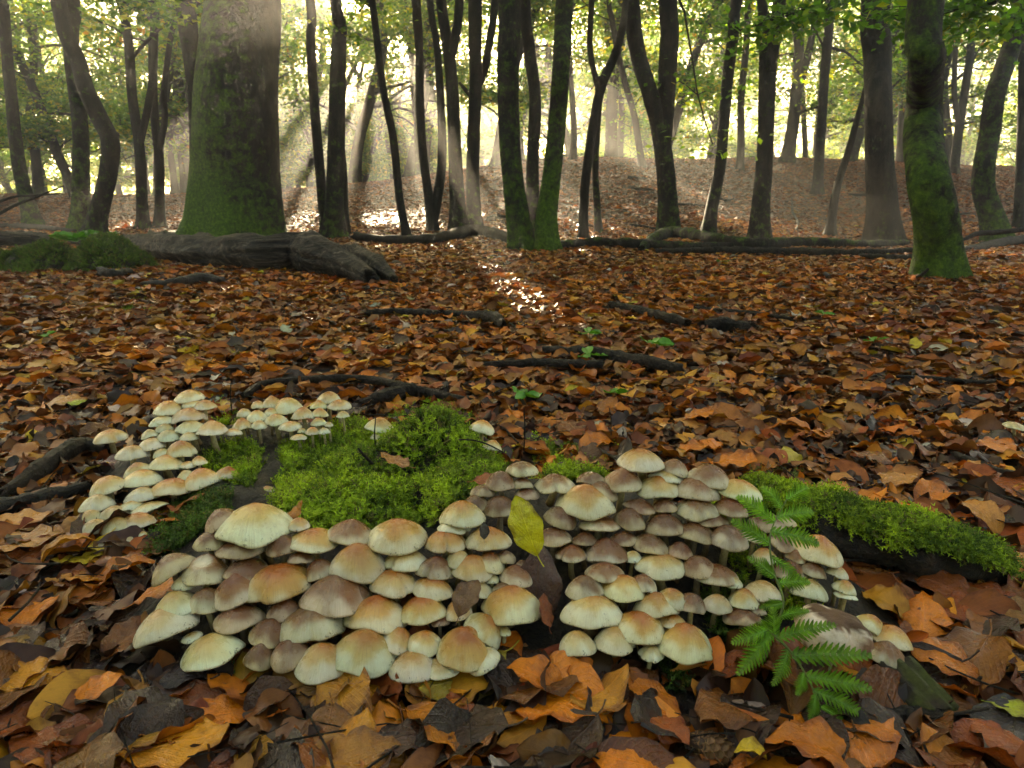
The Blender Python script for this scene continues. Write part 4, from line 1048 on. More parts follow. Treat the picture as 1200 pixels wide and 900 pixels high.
stick('dead_branch', 'bare dark twiggy branch crossing the left edge low', [(-10,240),(15,231),(40,229),(70,227)], [1.6,1.4,1.1,.6], 'branch', mat=M_bark, ns=8, n=30, rough=.1, Yfix=[6.5,6.5,6.5,6.6])
stick('dead_branch', 'pale bare twig standing on the mound slope', [(933,272),(935,262),(929,250),(928,234)], [1.6,1.5,1.3,.8], 'branch', mat=M_log, ns=8, n=24, rough=.1)

tw_ = np.random.RandomState(31)
for k in range(12):
    px, py = tw_.uniform(560, 1190), tw_.uniform(205, 268); L = tw_.uniform(18, 48); a = tw_.uniform(-.5, .5)
    stick('dead_branch', 'dead branch lying on the leaf covered mound slope', [(px + L * u, py + L * u * a * .3 + tw_.normal(0, 1.0)) for u in (0, .35, .7, 1)], [1.1, 1.3, 1.1, .6], 'branch', 'dead branches on the mound', mat=M_bark, ns=7, n=20, rough=.2)
def twig_litter():
    rs = np.random.RandomState(41); A = Acc()
    for k in range(520):
        y = .36 + 8 * rs.rand() ** 2.2; x = rs.uniform(-.85, .85) * (y + .15)
        if y < 1.3 and Hat(np.array([x]), np.array([y]))[0] > .0: continue
        L = rs.uniform(.03, .16) * (1 + .25 * y); a = rs.uniform(0, 3.14); r = rs.uniform(.0004, .0012) * (1 + .5 * y); z = g1(x, y) + rs.uniform(.008, .02)
        d = np.array([math.cos(a), math.sin(a), rs.normal(0, .12)]) * L / 2; m = rs.normal(0, L * .08, 3)
        c = resample([np.array([x, y, z]) - d, np.array([x, y, z]) + m * [1, 1, .3], np.array([x, y, z]) + d], 5)
        V, F, _, _ = tube(c, np.linspace(r, r * .5, 5), 5); A.add(V, F, moss=np.zeros(len(V)))
    tag(obj('twig_litter', A.mesh('twig_litter', M_wood)), 'thin dark broken twigs scattered through the fallen leaves', 'twigs', None, 'stuff')
twig_litter()
# slab of rotten bark with green algae
def bark_slab():
    g = ground_hit(1068, 826); s = .0185
    nx_, ny_ = 10, 16; u, v = np.meshgrid(np.linspace(-1, 1, nx_), np.linspace(-1, 1, ny_)); top = []
    z = .006 + .004 * (1 - u ** 2) + .0022 * np.sin(u * 9 + v * 2)
    e = 1 + .10 * fbm(np.column_stack([u.ravel() * 3, v.ravel() * 3, u.ravel() * 0]), 3, 4).reshape(u.shape)
    Vt = np.column_stack([(u * s * .9 * e).ravel(), (v * s * 1.2 * e).ravel(), z.ravel()]); Vb = Vt.copy(); Vb[:, 2] -= .006
    i = (np.arange(ny_ - 1)[:, None] * nx_ + np.arange(nx_ - 1)[None]).ravel(); n = nx_ * ny_
    F = np.stack([i, i + 1, i + nx_ + 1, i + nx_], -1)
    ring = np.concatenate([np.arange(nx_), np.arange(1, ny_) * nx_ + nx_ - 1, (ny_ - 1) * nx_ + np.arange(nx_ - 2, -1, -1), np.arange(ny_ - 2, 0, -1) * nx_])
    rn = np.roll(ring, -1); S = np.stack([ring, ring + n, rn + n, rn], -1)
    w = fbm(Vt * [180, 40, 0] + 3, 4, 6); gsel = sstep(-.05, .3, fbm(Vt * [60, 45, 0] + 8, 3, 9))[:, None]
    c = np.array([.028, .018, .011]) * (1 + 1.2 * w[:, None]); c = c * (1 - .8 * gsel) + np.array([.05, .06, .008]) * .8 * gsel
    o = obj('bark_slab', mesh_np('bark_slab', np.vstack([Vt, Vb]), [F, F[:, ::-1] + n, S], attr_mat('wet_bark_slab', .6, 200, .004, spec=.2), {'col': np.vstack([c, c * .5])}), None, g + [0, 0, .012])
    o.rotation_euler = (rad(14), rad(-4), rad(12)); tag(o, 'greenish rotten bark slab lying on leaves right of the fern', 'bark')
bark_slab()
def pine_cone():
    g = ground_hit(826, 886); L, W = .030, .013
    t = thing('pine_cone', g + [0, 0, .008], 'small brown pine cone lying on dark litter at the front', 'cone')
    t.rotation_euler = (0, rad(8), rad(-15))
    Vc, Fc, _, s = tube(resample([(-L * .5, 0, 0), (0, 0, 0), (L * .5, 0, 0)], 12), W * .62 * np.sin(np.linspace(.25, 2.95, 12)) + .001, 12)
    mat = attr_mat('cone_scale', .6, 400, .001)
    obj('core', mesh_np('core', Vc, Fc, mat, {'col': np.tile([.06, .03, .015], (len(Vc), 1))}), t)
    sv = np.array([[-.25, 0, 0], [.25, 0, 0], [.5, .55, .12], [.32, 1, .32], [0, 1.12, .40], [-.32, 1, .32], [-.5, .55, .12]]) * .0062
    me = mesh_np('cone_scale', np.vstack([sv, sv - [0, 0, .0009]]), [np.array([[0, 1, 2, 6], [7, 13, 9, 8], [2, 3, 5, 6]]), np.array([[3, 4, 5]]), np.array([[2, 9, 10, 3], [3, 10, 11, 4], [4, 11, 12, 5], [5, 12, 13, 6]])], mat,
                 {'col': np.tile([.20, .10, .045], (14, 1))}, False)
    from mathutils import Matrix
    for k in range(64):
        u = (k + .5) / 64; a = k * 2.39996; x = -L * .47 + L * .94 * u; r = W * .55 * math.sin(.3 + 2.6 * u)
        o = obj('cone_scale', me, t)
        n = Vector((.0, math.cos(a), math.sin(a))); y = (n * .8 + Vector((.75, 0, 0))).normalized(); xx = y.cross(Vector((1, 0, 0))).normalized(); z = xx.cross(y)
        M = Matrix((xx, y, z)).transposed().to_4x4(); M.translation = Vector((x, r * math.cos(a), r * math.sin(a))); o.matrix_local = M
pine_cone()

# mossy boulder-like root on the left
def mossy_mound():
    g = ground_hit(65, 322); Y = g[1] + .18; rs = np.random.RandomState(8)
    t = thing('mossy_stump', (g[0], Y, 0), 'low stump fully grown over with green moss left of the fallen log', 'stump')
    sc = Y / F_PX
    blobs = [(-58, 0, 27, 34), (-26, -3, 25, 46), (5, 6, 20, 32), (40, -2, 36, 48), (66, 6, 20, 30), (-88, 2, 26, 30), (-40, -26, 20, 20), (18, -24, 18, 18)]
    nx_, ny_ = 90, 50; xs = np.linspace(-115, 95, nx_) * sc; ys = np.linspace(-60, 60, ny_) * sc; x, y = np.meshgrid(xs, ys)
    def hz(x, y):
        h = np.zeros_like(x)
        for bx, by, br, bh in blobs:
            d = ((x - bx * sc) ** 2 + (y - by * sc) ** 2) / (br * sc) ** 2; h = np.maximum(h, bh * sc * np.sqrt(np.clip(1 - d, 0, 1)))
        return h
    f = lambda x, y: hz(x, y) + fbm(np.column_stack([np.ravel(x) * 14, np.ravel(y) * 14, np.ravel(x) * 0]), 3, 3).reshape(np.shape(x)) * .02 * (hz(x, y) > .01) - .01
    V = np.column_stack([x.ravel(), y.ravel(), f(x, y).ravel()])
    i = (np.arange(ny_ - 1)[:, None] * nx_ + np.arange(nx_ - 1)[None]).ravel()
    obj('rotten_wood', mesh_np('mound_wood', V, np.stack([i, i + 1, i + nx_ + 1, i + nx_], -1), M_rot), t)
    n = 16000; px = rs.uniform(xs[0], xs[-1], n); py = rs.uniform(ys[0], ys[-1] * .5, n); z = f(px, py); m = z > .03
    P = np.column_stack([px, py, z])[m]; Nn = surf_normal(P[:, 0], P[:, 1], f, .015)
    k = fbm(P * 9, 3, 5) > -.32
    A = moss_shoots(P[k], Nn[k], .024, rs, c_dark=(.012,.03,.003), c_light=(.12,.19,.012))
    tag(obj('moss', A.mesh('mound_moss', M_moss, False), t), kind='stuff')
mossy_mound()

# ------------------------------------------------------------------ fern and seedlings
def fern():
    rs = np.random.RandomState(4)
    root = at_y(915, 742, .435); root[2] = 0.0
    t = thing('fern', root, 'fresh green fern growing up through the right hand mushrooms', 'fern')
    FR = [ # rachis pixels with Y, pinnae: (position 0-1 on rachis, tip px, py, width px, Y of tip)
     ([(900,738,.437),(925,762,.428),(945,792,.418),(962,828,.405)],
      [(.02,862,752,20,.432),(.06,868,786,24,.425),(.10,905,715,18,.44),(.16,973,733,20,.43),(.32,908,800,18,.42),(.40,1014,768,26,.415),(.66,1015,806,24,.405),(.62,935,812,15,.412),(.84,1009,836,22,.398),(.90,950,842,15,.40),(1.0,985,842,16,.398)]),
     ([(905,745,.445),(918,705,.455),(906,668,.470),(903,625,.490),(922,585,.515)],
      [(.06,880,735,15,.44),(.16,945,716,14,.45),(.26,893,712,14,.452),(.36,946,682,17,.465),(.42,880,655,17,.47),(.55,936,680,14,.468),(.62,862,612,20,.495),(.70,956,636,22,.492),(.80,868,584,20,.515),(.86,950,600,20,.51),(.95,895,572,16,.525),(1.0,945,572,18,.525)])]
    for rac, pin in FR:
        q = np.array([at_y(a, b, c) for a, b, c in rac]); c = resample(q, 24) - root
        V, F, _, s = tube(c, np.linspace(.0011, .0005, 24), 6)
        fr = obj('frond', mesh_np('rachis', V, F, M_fern, {'col': np.tile([.13, .17, .035], (len(V), 1))}), t)
        for s0, tx, ty, w, Y in pin:
            b = c[min(int(s0 * 23), 23)]; e = at_y(tx, ty, Y) - root
            L = np.linalg.norm(e - b); ax = (e - b) / L
            nrm = np.cross(ax, np.cross(np.array([0, -.9, .8]), ax)); nrm /= np.linalg.norm(nrm); side = np.cross(nrm, ax)
            if side[0] * 0 + rs.rand() < .5: nrm = nrm + side * .15
            W = w * (Y / F_PX) * 1.05; e = e + (e - b) * .14; L = L * 1.14
            A = Acc(); n = 16
            mid = resample([b, b + ax * L * .5 + nrm * L * .09, e - nrm * L * .06], 14)
            mv, mf, _, _ = tube(mid, np.linspace(.0006, .0002, 14), 4)
            col0 = np.array([.14, .29, .030]) * rs.uniform(.8, 1.25)
            A.add(mv, mf, col=np.tile(col0 * 1.2, (len(mv), 1)))
            for k in range(n):
                u = (k + .7) / n; p0 = mid[min(int(u * 13), 13)]
                wl = W * (math.sin(min(1, .30 + u * .9) * math.pi * .5) if u < .3 else 1) * (1 - .82 * max(0, (u - .25) / .75)) * rs.uniform(.9, 1.1)
                pl = L / n * .80
                for sg in (-1, 1):
                    d = (side * sg * .80 + ax * .62); d /= np.linalg.norm(d); cr = np.cross(nrm, d)
                    # toothed lobe
                    prof = [(0, .62), (.22, .70), (.27, .56), (.48, .60), (.53, .44), (.72, .42), (.77, .26), (.90, .20)]
                    pv = [p0 + d * wl * a + cr * pl * h + nrm * wl * (.10 * math.sin(a * 3)) for a, h in prof] + [p0 + d * wl + nrm * wl * .02] + \
                         [p0 + d * wl * a - cr * pl * h + nrm * wl * (.10 * math.sin(a * 3)) for a, h in prof[::-1]]
                    m_ = [p0 + d * wl * a - nrm * wl * .05 for a, _ in prof]
                    i0 = len(prof); Vv = np.array(pv + m_); o_ = 2 * i0 + 1
                    Fq = [[a, a + 1, o_ + a + 1, o_ + a] for a in range(i0 - 1)] + [[2 * i0 - a - 1, 2 * i0 - a, o_ + a, o_ + a + 1] for a in range(i0 - 1)]
                    Ft = [[i0 - 1, i0, o_ + i0 - 1], [i0, i0 + 1, o_ + i0 - 1]]
                    cc = col0 * rs.uniform(.7, 1.3) * [1 + .25 * u, 1, 1]
                    A.add(Vv, [np.array(Fq), np.array(Ft)], col=np.vstack([np.tile(cc, (o_, 1)), np.tile(cc * 1.25, (i0, 1))]))
            obj('pinna', A.mesh('pinna', M_fern, False), fr)
fern()
def seedling(px, py, n, size, label, hgt=.04, col=(.07, .21, .02)):
    rs = np.random.RandomState(int(px)); g = ground_hit(px, py); t_ = (g - ORG) @ FWD; S = size * t_ / F_PX
    t = thing('seedling', g, label, 'seedling')
    top = np.array([0, 0, hgt]); V, F, _, _ = tube(resample([(0, 0, -.002), (.003, 0, hgt * .5), top], 6), .0010, 5)
    obj('stem', mesh_np('stem', V, F, M_fern, {'col': np.tile([.10, .07, .03], (len(V), 1))}), t)
    me = {}
    for k in range(n):
        tv, tf, uv = MID[k % 12]; a = k * 6.28 / n + rs.uniform(-.4, .4)
        c = np.array(col) * rs.uniform(.8, 1.4)
        me = mesh_np('leaf', (tv + [0, .5, 0]) * S, tf, M_fern, {'col': np.tile(c, (len(tv), 1))})
        o = obj('leaf', me, t, top); o.rotation_euler = (rs.uniform(-.1, .35), rs.normal(0, .2), a)
for a in [(690,402,4,15,'small green seedling in the sunlit middle litter'), (768,416,4,22,'pale green seedling beside the knobby branch piece'),
          (690,430,3,22,'single bright green leaf sprout on the dark stick'), (615,480,5,20,'small green seedling standing behind the low moss strip'),
          (720,478,4,16,'yellowish green seedling behind the right hand tiers'), (1022,412,3,16,'bright green sprout in the right hand litter'),
          (962,378,3,14,'tiny green sprout in the far right litter'), (845,312,3,10,'tiny green sprout near the fallen branches'),
          (90,292,9,26,'broad leaved green herb growing over the mossy low stump'), (118,290,7,22,'pale green herb on the top of the mossy low stump'),
          (58,405,2,14,'bright green leaf sprout in the left litter')]:
    seedling(*a, hgt=.10 if a[1] < 300 else .03)

# ------------------------------------------------------------------ trees
LEAFQ = np.array([[0, 0, 0], [.5, .30, .05], [1, 0, -.04], [.5, -.30, .05]]); LEAFF = np.array([[0, 1, 2, 3]])
GREENS = np.array([(.045, .105, .012), (.075, .15, .014), (.13, .20, .016), (.24, .25, .02), (.34, .26, .025), (.30, .14, .02)])
# gaps in the canopy where sun shafts come through: lines towards the sun from spots on the bank
GAPS = []
for px, py, r in [(318,280,.20),(345,276,.22),(374,285,.18),(425,280,.22),(455,275,.20),(502,282,.22),(548,277,.20),(592,284,.28),(660,276,.20),(705,282,.22),(850,276,.26),(905,284,.42),(1010,290,.40),
                  (36,278,.24),(118,280,.24),(190,276,.20),(650,338,.18)]:
    GAPS.append((ground_hit(px, py), r * (1.5 if py < 300 else .7)))
def in_gap(P, mar=.10):
    m = np.zeros(len(P), bool)
    for g, r in GAPS:
        q = P - g; t = q @ sd; d = np.linalg.norm(q - t[:, None] * sd, axis=1)
        m |= (d < r + mar) & (t > 0)
    return m
def spray_leaves(A, anchors, rs, n_per, leaf, rad_, p=(.26, .30, .24, .13, .05, .02), gaps=True):
    an = np.asarray(anchors); n = len(an) * n_per
    ctr = np.repeat(an, n_per, 0)
    off = rs.normal(0, 1, (n, 3)) * [rad_, rad_, rad_ * .28]
    P = ctr + off
    if gaps:
        k_ = ~in_gap(P); P = P[k_]; n = len(P); own = np.repeat(np.arange(len(an)), n_per)[k_]
    else: own = np.repeat(np.arange(len(an)), n_per)
    M = rot_mats(rs.uniform(0, 6.28, n), rs.normal(0, .55, n), rs.normal(.15, .5, n))
    V, F = scatter(LEAFQ, LEAFF, P, M, leaf * rs.uniform(.65, 1.3, n))
    tone = rs.choice(len(GREENS), len(an), p=p); k = np.where(rs.rand(n) < .55, tone[own], rs.choice(len(GREENS), n, p=p))
    c = GREENS[k] * rs.uniform(.7, 1.3, (n, 1))
    A.add(V, F, col=np.repeat(c, 4, 0))
def limbs(rs, path, rads, n, zlo, zhi, Lmin, Lmax, out, anchors, tw=4, az=None):
    h = path[:, 2] - path[0, 2]
    for k in range(n):
        z = rs.uniform(zlo, zhi); i = int(np.searchsorted(h, z)); i = min(max(i, 1), len(path) - 2)
        a = rs.uniform(0, 6.28) if az is None else rs.normal(az, .6); el = rs.uniform(.25, .95); L = rs.uniform(Lmin, Lmax)
        d = np.array([math.cos(a) * math.cos(el), math.sin(a) * math.cos(el), math.sin(el)]); p = path[i].copy(); pts = [p.copy()]
        for s in range(6):
            d = d + rs.normal(0, .22, 3) + [0, 0, -.06 + .03 * s * (rs.rand() - .5)]; d /= np.linalg.norm(d); p = p + d * L / 6; pts.append(p.copy())
        r0 = rads[i] * rs.uniform(.25, .45); c = resample(pts, 12); out.append((c, np.linspace(r0, r0 * .18 + .003, 12), 6))
        for j in range(tw):
            q = c[rs.randint(3, 11)].copy(); a2 = a + rs.choice([-1, 1]) * rs.uniform(.4, 1.2); e2 = rs.uniform(-.15, .6); l2 = L * rs.uniform(.25, .5)
            d2 = np.array([math.cos(a2) * math.cos(e2), math.sin(a2) * math.cos(e2), math.sin(e2)]); q1 = q + d2 * l2 * .5 + rs.normal(0, .05, 3); q2 = q + d2 * l2 + rs.normal(0, .08, 3) - [0, 0, .05 * l2]
            out.append((resample([q, q1, q2], 6), np.linspace(r0 * .30 + .002, .003, 6), 4)); anchors += [q1, q2]
        anchors.append(c[-1])
def tube_disp(A, c, r, ns, rs, flare=0.0, moss=0.0, amp=.06, side=0.0, bumps=1.0):
    V, F, th, s = tube(c, r, ns); n = len(c)
    ctr = np.vstack([np.repeat(c, ns, 0), c[0], c[-1]]); rm = np.concatenate([np.repeat(r, ns), [r[0], r[-1]]])
    h = ctr[:, 2] - c[0, 2]; N_ = (V - ctr)
    r0 = r[min(3, n - 1)]
    ph = rs.uniform(0, 6.28); lobes = rs.randint(4, 7)
    fl = flare * np.exp(-h / (1.1 * r0 + .04)) * (1 + .45 * np.cos(lobes * th + ph)) + .05 * np.cos(2 * th + ph + h * .8) * (flare > 0)
    sd_ = rs.randint(1000)
    dn = fbm(V * [1, 1, .45] / max(r0, .02) * 1.1 + sd_, 3, sd_) * amp * bumps
    V = V + N_ * (fl + dn)[:, None]
    nx_ = N_[:, 0] / (rm + 1e-9); ny_ = N_[:, 1] / (rm + 1e-9)
    ms = moss * (.55 + .85 * np.exp(-h / .9)) + side * (-nx_) * .22 + .05 * (-ny_)
    A.add(V, F, moss=np.clip(ms, 0, 1))
def traced_tree(k, label, base, pts, w, moss=.25, extra=(), flare=.5, crown=True, H=None, ns=20, nlimb=8, leafn=56, side=0.0, amp=.06, low=None, group=None, Yoff=0.0):
    rs = np.random.RandomState(200 + k)
    g = ground_hit(*base); Y = g[1] + Yoff
    if Yoff: g = at_y(base[0], base[1], Y); g[2] = g1(g[0], Y)
    q = [np.array([g[0], Y, g1(g[0], Y) - .03])]
    wr = np.interp(np.linspace(0, 1, len(pts) + 1), np.linspace(0, 1, len(w)), w)
    rr = [wr[0] * .5 * ((q[0] - ORG) @ FWD) / F_PX]
    for i, (px, py) in enumerate(pts):
        p = at_y(px, py, Y + rs.normal(0, .03) * i); q.append(p); rr.append(wr[i + 1] * .5 * ((p - ORG) @ FWD) / F_PX)
    H = H or rs.uniform(9.5, 12.0)
    d = q[-1] - q[-2]; d /= np.linalg.norm(d); d = d * .5 + np.array([0, 0, .7]); d /= np.linalg.norm(d)
    top = q[-1]; rt = rr[-1]; nfr = len(q)
    if pts[-1][1] <= 20:
        steps = max(2, int((H - top[2]) / 1.3))
        for j in range(1, steps + 1):
            d = d + rs.normal(0, .10, 3) + [0, 0, .12]; d /= np.linalg.norm(d); q.append(q[-1] + d * (H - top[2]) / steps); rr.append(max(.02, rt * (1 - .85 * j / steps)))
    q = np.array(q); seg = np.concatenate([[0], np.cumsum(np.linalg.norm(np.diff(q, axis=0), axis=1))])
    n = int(np.clip(seg[-1] / (.05 if Y < 5 else .09), 40, 150)); c = resample(q, n); r = np.interp(np.linspace(0, seg[-1], n), seg, rr)
    t = thing('beech_tree', q[0] + [0, 0, .03], label, 'tree', group); o = np.array(t.location)
    A = Acc(); tube_disp(A, c, r, ns, rs, flare, moss, amp, side)
    for ex, ew in extra:
        e = np.array([at_y(x, y, Y) for x, y in ex]); er = np.array(ew) * .5 * Y / math.cos(PITCH) * .98 / F_PX
        if ex[-1][1] <= 20:
            dd = e[-1] - e[-2]; dd /= np.linalg.norm(dd); dd = dd * .6 + [0, 0, .5]
            e = np.vstack([e, e[-1] + dd * 1.6, e[-1] + dd * 3.2 + rs.normal(0, .2, 3)]); er = np.concatenate([[er[0]] if len(er) == 1 else er, [er[-1] * .8, er[-1] * .4]])
        ee = resample(e, 40); tube_disp(A, ee, np.interp(np.linspace(0, 1, 40), np.linspace(0, 1, len(er)), er), 12, rs, 0, moss * .6, amp)
    obj('trunk', A.mesh('trunk', M_bark, True, o), t)
    if crown and pts[-1][1] <= 20:
        out, an = [], []
        zlo = low if low is not None else max(1.3, .36 + .27 * Y if Y < 9 else 2.0)
        limbs(rs, c, r, nlimb, zlo, c[-1, 2] - .3, 1.0, 3.0, out, an)
        B = Acc()
        for pc, pr, s_ in out:
            V, F, th, s = tube(pc, pr, s_, False); B.add(V, F, moss=np.full(len(V), .05))
        tag(obj('branchwork', B.mesh('branchwork', M_bark, True, o), t), kind='stuff')
        L = Acc(); spray_leaves(L, an, rs, leafn, .075 if Y < 9 else .10, .30)
        obj('crown', L.mesh('crown', M_fol, False, o), t)
    return t
def f1(*p): return [(x / 3, y / 3) for x, y in p]
def f2(*p): return [(400 + x / 3, y / 3) for x, y in p]
def f3(*p): return [(800 + x / 3, y / 3) for x, y in p]
TR = [
 ('slender tree with a gently bowed trunk standing at the far left edge', (40, 264), f1((100,720),(70,600),(50,450),(40,340),(25,200),(15,50),(10,0)), [18,15,13,12,12], dict(moss=.30)),
 ('straight green footed tree directly behind the crooked one', (95, 272), f1((285,740),(285,560),(280,420),(255,230),(250,100),(255,0)), [22,18,17,17,16], dict(moss=.36)),
 ('crooked tree with an elbow bend and a broken stub', (110, 277), f1((345,760),(378,620),(388,500),(350,415),(305,320),(272,210),(232,120),(205,0)), [23,18,19,19,17,17,17], dict(moss=.22, extra=[(f1((388,490),(408,465)), [16, 9])])),
 ('slim forked tree between the crooked tree and the great beech', (168, 268), f1((500,720),(490,520),(465,340),(452,150),(430,0)), [14,12,11,10,10], dict(moss=.2, extra=[(f1((492,500),(515,400),(540,250),(545,100),(548,0)), [8,7,6,5,5])])),
 ('slim dark tree left of the great beech with a knotted stem', (187, 266), f1((562,700),(560,560),(542,400),(536,200),(535,0)), [12,11,10,9,9], dict(moss=.15, extra=[(f1((560,520),(580,420),(575,330),(600,130),(620,20)), [7,6,5,4,3])])),
 ('thin hazy tree left of the great beech', (205, 228), f1((608,600),(595,500),(612,400),(620,200),(610,0)), [8,7,6,6], dict(moss=.1)),
 ('thin hazy leaning stem left of the great beech', (214, 224), f1((640,600),(615,430),(590,300),(575,120),(590,0)), [7,6,5,5], dict(moss=.1)),
 ('massive moss covered beech trunk standing behind the fallen log', (276, 289), f1((832,780),(828,600),(830,450),(833,300),(845,150),(856,0)), [112,102,98,97,90,85], dict(moss=.52, flare=.22, ns=72, amp=.05, H=12, nlimb=9, side=1.0, Yoff=.45)),
 ('mossy second stem rising just behind the left side of the massive beech', (240, 278), f1((706,700),(700,450),(690,300),(668,150),(650,0)), [24,23,21,20,22], dict(moss=.3, flare=.2)),
 ('narrow tree right of the massive beech', (384, 276), f1((1140,760),(1125,600),(1106,380),(1092,150),(1090,0)), [14,12,12,11,11], dict(moss=.2)),
 ('sturdier tree with a wavy stem in the sun glare', (392, 279), f1((1175,760),(1180,600),(1186,350),(1190,180),(1196,80),(1180,0)), [24,20,18,16,13], dict(moss=.25, low=2.6)),
 ('very thin sapling beside the wavy stem in the sun glare', (407, 276), f2((15,740),(10,600),(0,480),(-5,360),(10,250)), [9,7,6,5], dict(moss=.1)),
 ('thin tree leaning left over the arched fallen trunk', (478, 279), f2((205,700),(183,490),(152,340),(132,200),(108,0)), [10,9.5,9,8,8], dict(moss=.15)),
 ('hazy twin stemmed tree left stem in the light shafts', (508, 272), f2((300,640),(285,520),(276,330),(274,180),(262,0)), [13,10,10,10,12], dict(moss=.1, extra=[(f2((318,800),(345,650),(355,520),(346,300),(335,150),(310,0)), [12,10,8,7,6,6])])),
 ('dark upright tree with a high fork among the light shafts', (538, 273), f2((404,640),(396,450),(388,280),(372,150),(350,0)), [19,16,15,14,13], dict(moss=.2, extra=[(f2((385,200),(402,120),(415,0)), [10,9,9])])),
 ('dark upright tree with a bent side limb among the light shafts', (556, 270), f2((462,640),(466,450),(472,300),(470,150),(470,0)), [18,16,15,15,16], dict(moss=.2, extra=[(f2((480,300),(505,240),(525,120),(540,0)), [9,8,7,6]), (f2((478,360),(440,320),(415,290)), [6,5,3])])),
 ('left one of the twin mossy trees joined at the foot', (614, 293), f2((618,740),(600,600),(588,400),(586,200),(590,0)), [30,27,25,25,25,26], dict(moss=.36, flare=.45, ns=28)),
 ('right one of the twin mossy trees joined at the foot, greener', (641, 294), f2((722,760),(742,600),(760,420),(772,240),(785,0)), [28,24,22,22,21], dict(moss=.48, flare=.45, ns=28)),
 ('straight tree seen between the twin mossy trees', (622, 268), f2((672,700),(672,560),(682,360),(662,180),(645,0)), [16,15,14,14,14], dict(moss=.25)),
 ('scaly leaning birch like tree with pale flecks', (684, 281), f2((852,740),(860,620),(886,440),(915,300),(955,210),(985,110),(1000,0)), [12,11,11,12,9,7], dict(moss=.05, amp=.14, extra=[(f2((920,300),(905,270)), [9, 6])])),
 ('hazy stem right of the leaning birch like tree', (702, 274), f2((898,700),(893,600),(900,450),(905,330),(875,180),(880,0)), [9,8,8,7,7], dict(moss=.2)),
 ('large beech forking into two limbs above the mound foot', (784, 276), f2((1148,700),(1135,560),(1115,440),(1080,310),(1045,200),(1020,0)), [26,22,22,19,20,19], dict(moss=.25, flare=.35, ns=26, extra=[(f2((1128,500),(1140,350),(1150,200),(1155,100),(1148,0)), [21,20,19,19,19])])),
 ('bowed tree with a lit left edge on the mound foot', (829, 277), f3((105,720),(130,600),(145,430),(158,280),(178,120),(190,0)), [17,13,13,13,13], dict(moss=.2)),
 ('upright tree with a double top standing on the mound foot', (890, 284), f3((275,720),(288,560),(294,400),(300,220),(300,120),(278,0)), [24,19,17,18,22,10], dict(moss=.2, flare=.4, extra=[(f3((305,250),(325,130),(340,0)), [13,14,12])])),
 ('slim tree high on the mound left of the double topped one', (867, 200), f3((205,500),(205,350),(222,180),(235,0)), [9,8,8,8], dict(moss=.1)),
 ('upright grey tree standing on the mound slope', (958, 227), f3((478,600),(490,400),(500,250),(512,120),(520,0)), [12,11,11,11,11], dict(moss=.15)),
 ('thin dark sapling leaning right on the mound slope', (972, 277), f3((528,740),(545,650),(580,540),(610,430),(634,340),(650,260)), [11,9,8,7,5,3], dict(moss=.1, flare=.8)),
 ('thick straight dark trunk with a pale scar', (1036, 286), f3((702,740),(692,560),(688,380),(685,200),(680,0)), [40,34,31,30,30,32], dict(moss=.15, flare=.3, ns=30)),
 ('dark mossy tree leaning left, standing in front of the others on the right', (1102, 326), f3((898,860),(885,740),(862,620),(845,500),(850,350),(858,200),(855,0)), [56,48,46,44,41,38,38,38], dict(moss=.42, flare=.28, ns=40, amp=.07, side=.5)),
 ('bow shaped green footed tree near the right edge', (1170, 285), f3((1085,760),(1058,670),(1060,580),(1078,480),(1100,330),(1140,210),(1180,90),(1195,0)), [28,24,23,22,21,23], dict(moss=.40, flare=.4)),
 ('dark trunk cut by the right edge of the woodland', (1194, 268), f3((1185,700),(1192,500),(1198,300),(1200,100),(1205,0)), [12,11,11,11], dict(moss=.15)),
 ('slender forked tree on the mound crest near the right edge', (1117, 204), f3((958,560),(975,430),(995,300),(1012,180),(1025,0)), [10,9,8,8], dict(moss=.15, extra=[(f3((972,440),(955,330),(960,150),(965,0)), [6,5,5,4])])),
 ('thin wavy tree on the mound crest beside the grey one', (944, 185), f3((430,500),(425,400),(420,300),(415,150),(440,0)), [6,6,5,5], dict(moss=.1)),
 ('hazy tree leaning left on the mound top', (753, 196), f2((1045,500),(1028,400),(1000,300),(975,200),(950,60),(940,0)), [8,7,7,6], dict(moss=.1)),
 ('hazy upright tree on the mound top', (726, 185), f2((982,480),(986,400),(978,250),(965,100),(975,0)), [8,7,6,6], dict(moss=.1)),
 ('pale hazy tree on the mound left shoulder', (671, 187), f2((818,500),(815,400),(805,250),(800,100),(810,0)), [8,7,6,6], dict(moss=.1)),
]
for k_, (lab, base, pts, w, kw) in enumerate(TR): traced_tree(k_, lab, base, pts, w, **kw)

# near leafy branches hanging in at the top right
def hanging_branch(pts, Y, label, n, seed, p=(.45, .38, .12, .05, 0, 0)):
    rs = np.random.RandomState(seed); q = np.array([at_y(x, y, Y + .15 * i) for i, (x, y) in enumerate(pts)]); c = resample(q, 20)
    t = thing('beech_branch', c[0], label, 'branch'); o = c[0]
    A = Acc(); V, F, _, _ = tube(c - o, np.linspace(.012, .003, 20), 6); A.add(V, F, moss=np.zeros(len(V)))
    an = []
    for k in range(n):
        b = c[rs.randint(1, 20)]; e = b + rs.normal(0, .16, 3) * [1, 1, .35] + [0, 0, -.03]; an += [e, (e + b) / 2]
        V, F, _, _ = tube(resample([b - o, (b + e) / 2 - o + [0, 0, .02], e - o], 5), np.linspace(.004, .0015, 5), 4); A.add(V, F, moss=np.zeros(len(V)))
    obj('twigs', A.mesh('twigs', M_bark, True), t)
    L = Acc(); spray_leaves(L, an, rs, 12, .062, .085, p); obj('foliage', L.mesh('foliage', M_fol, False, o), t)
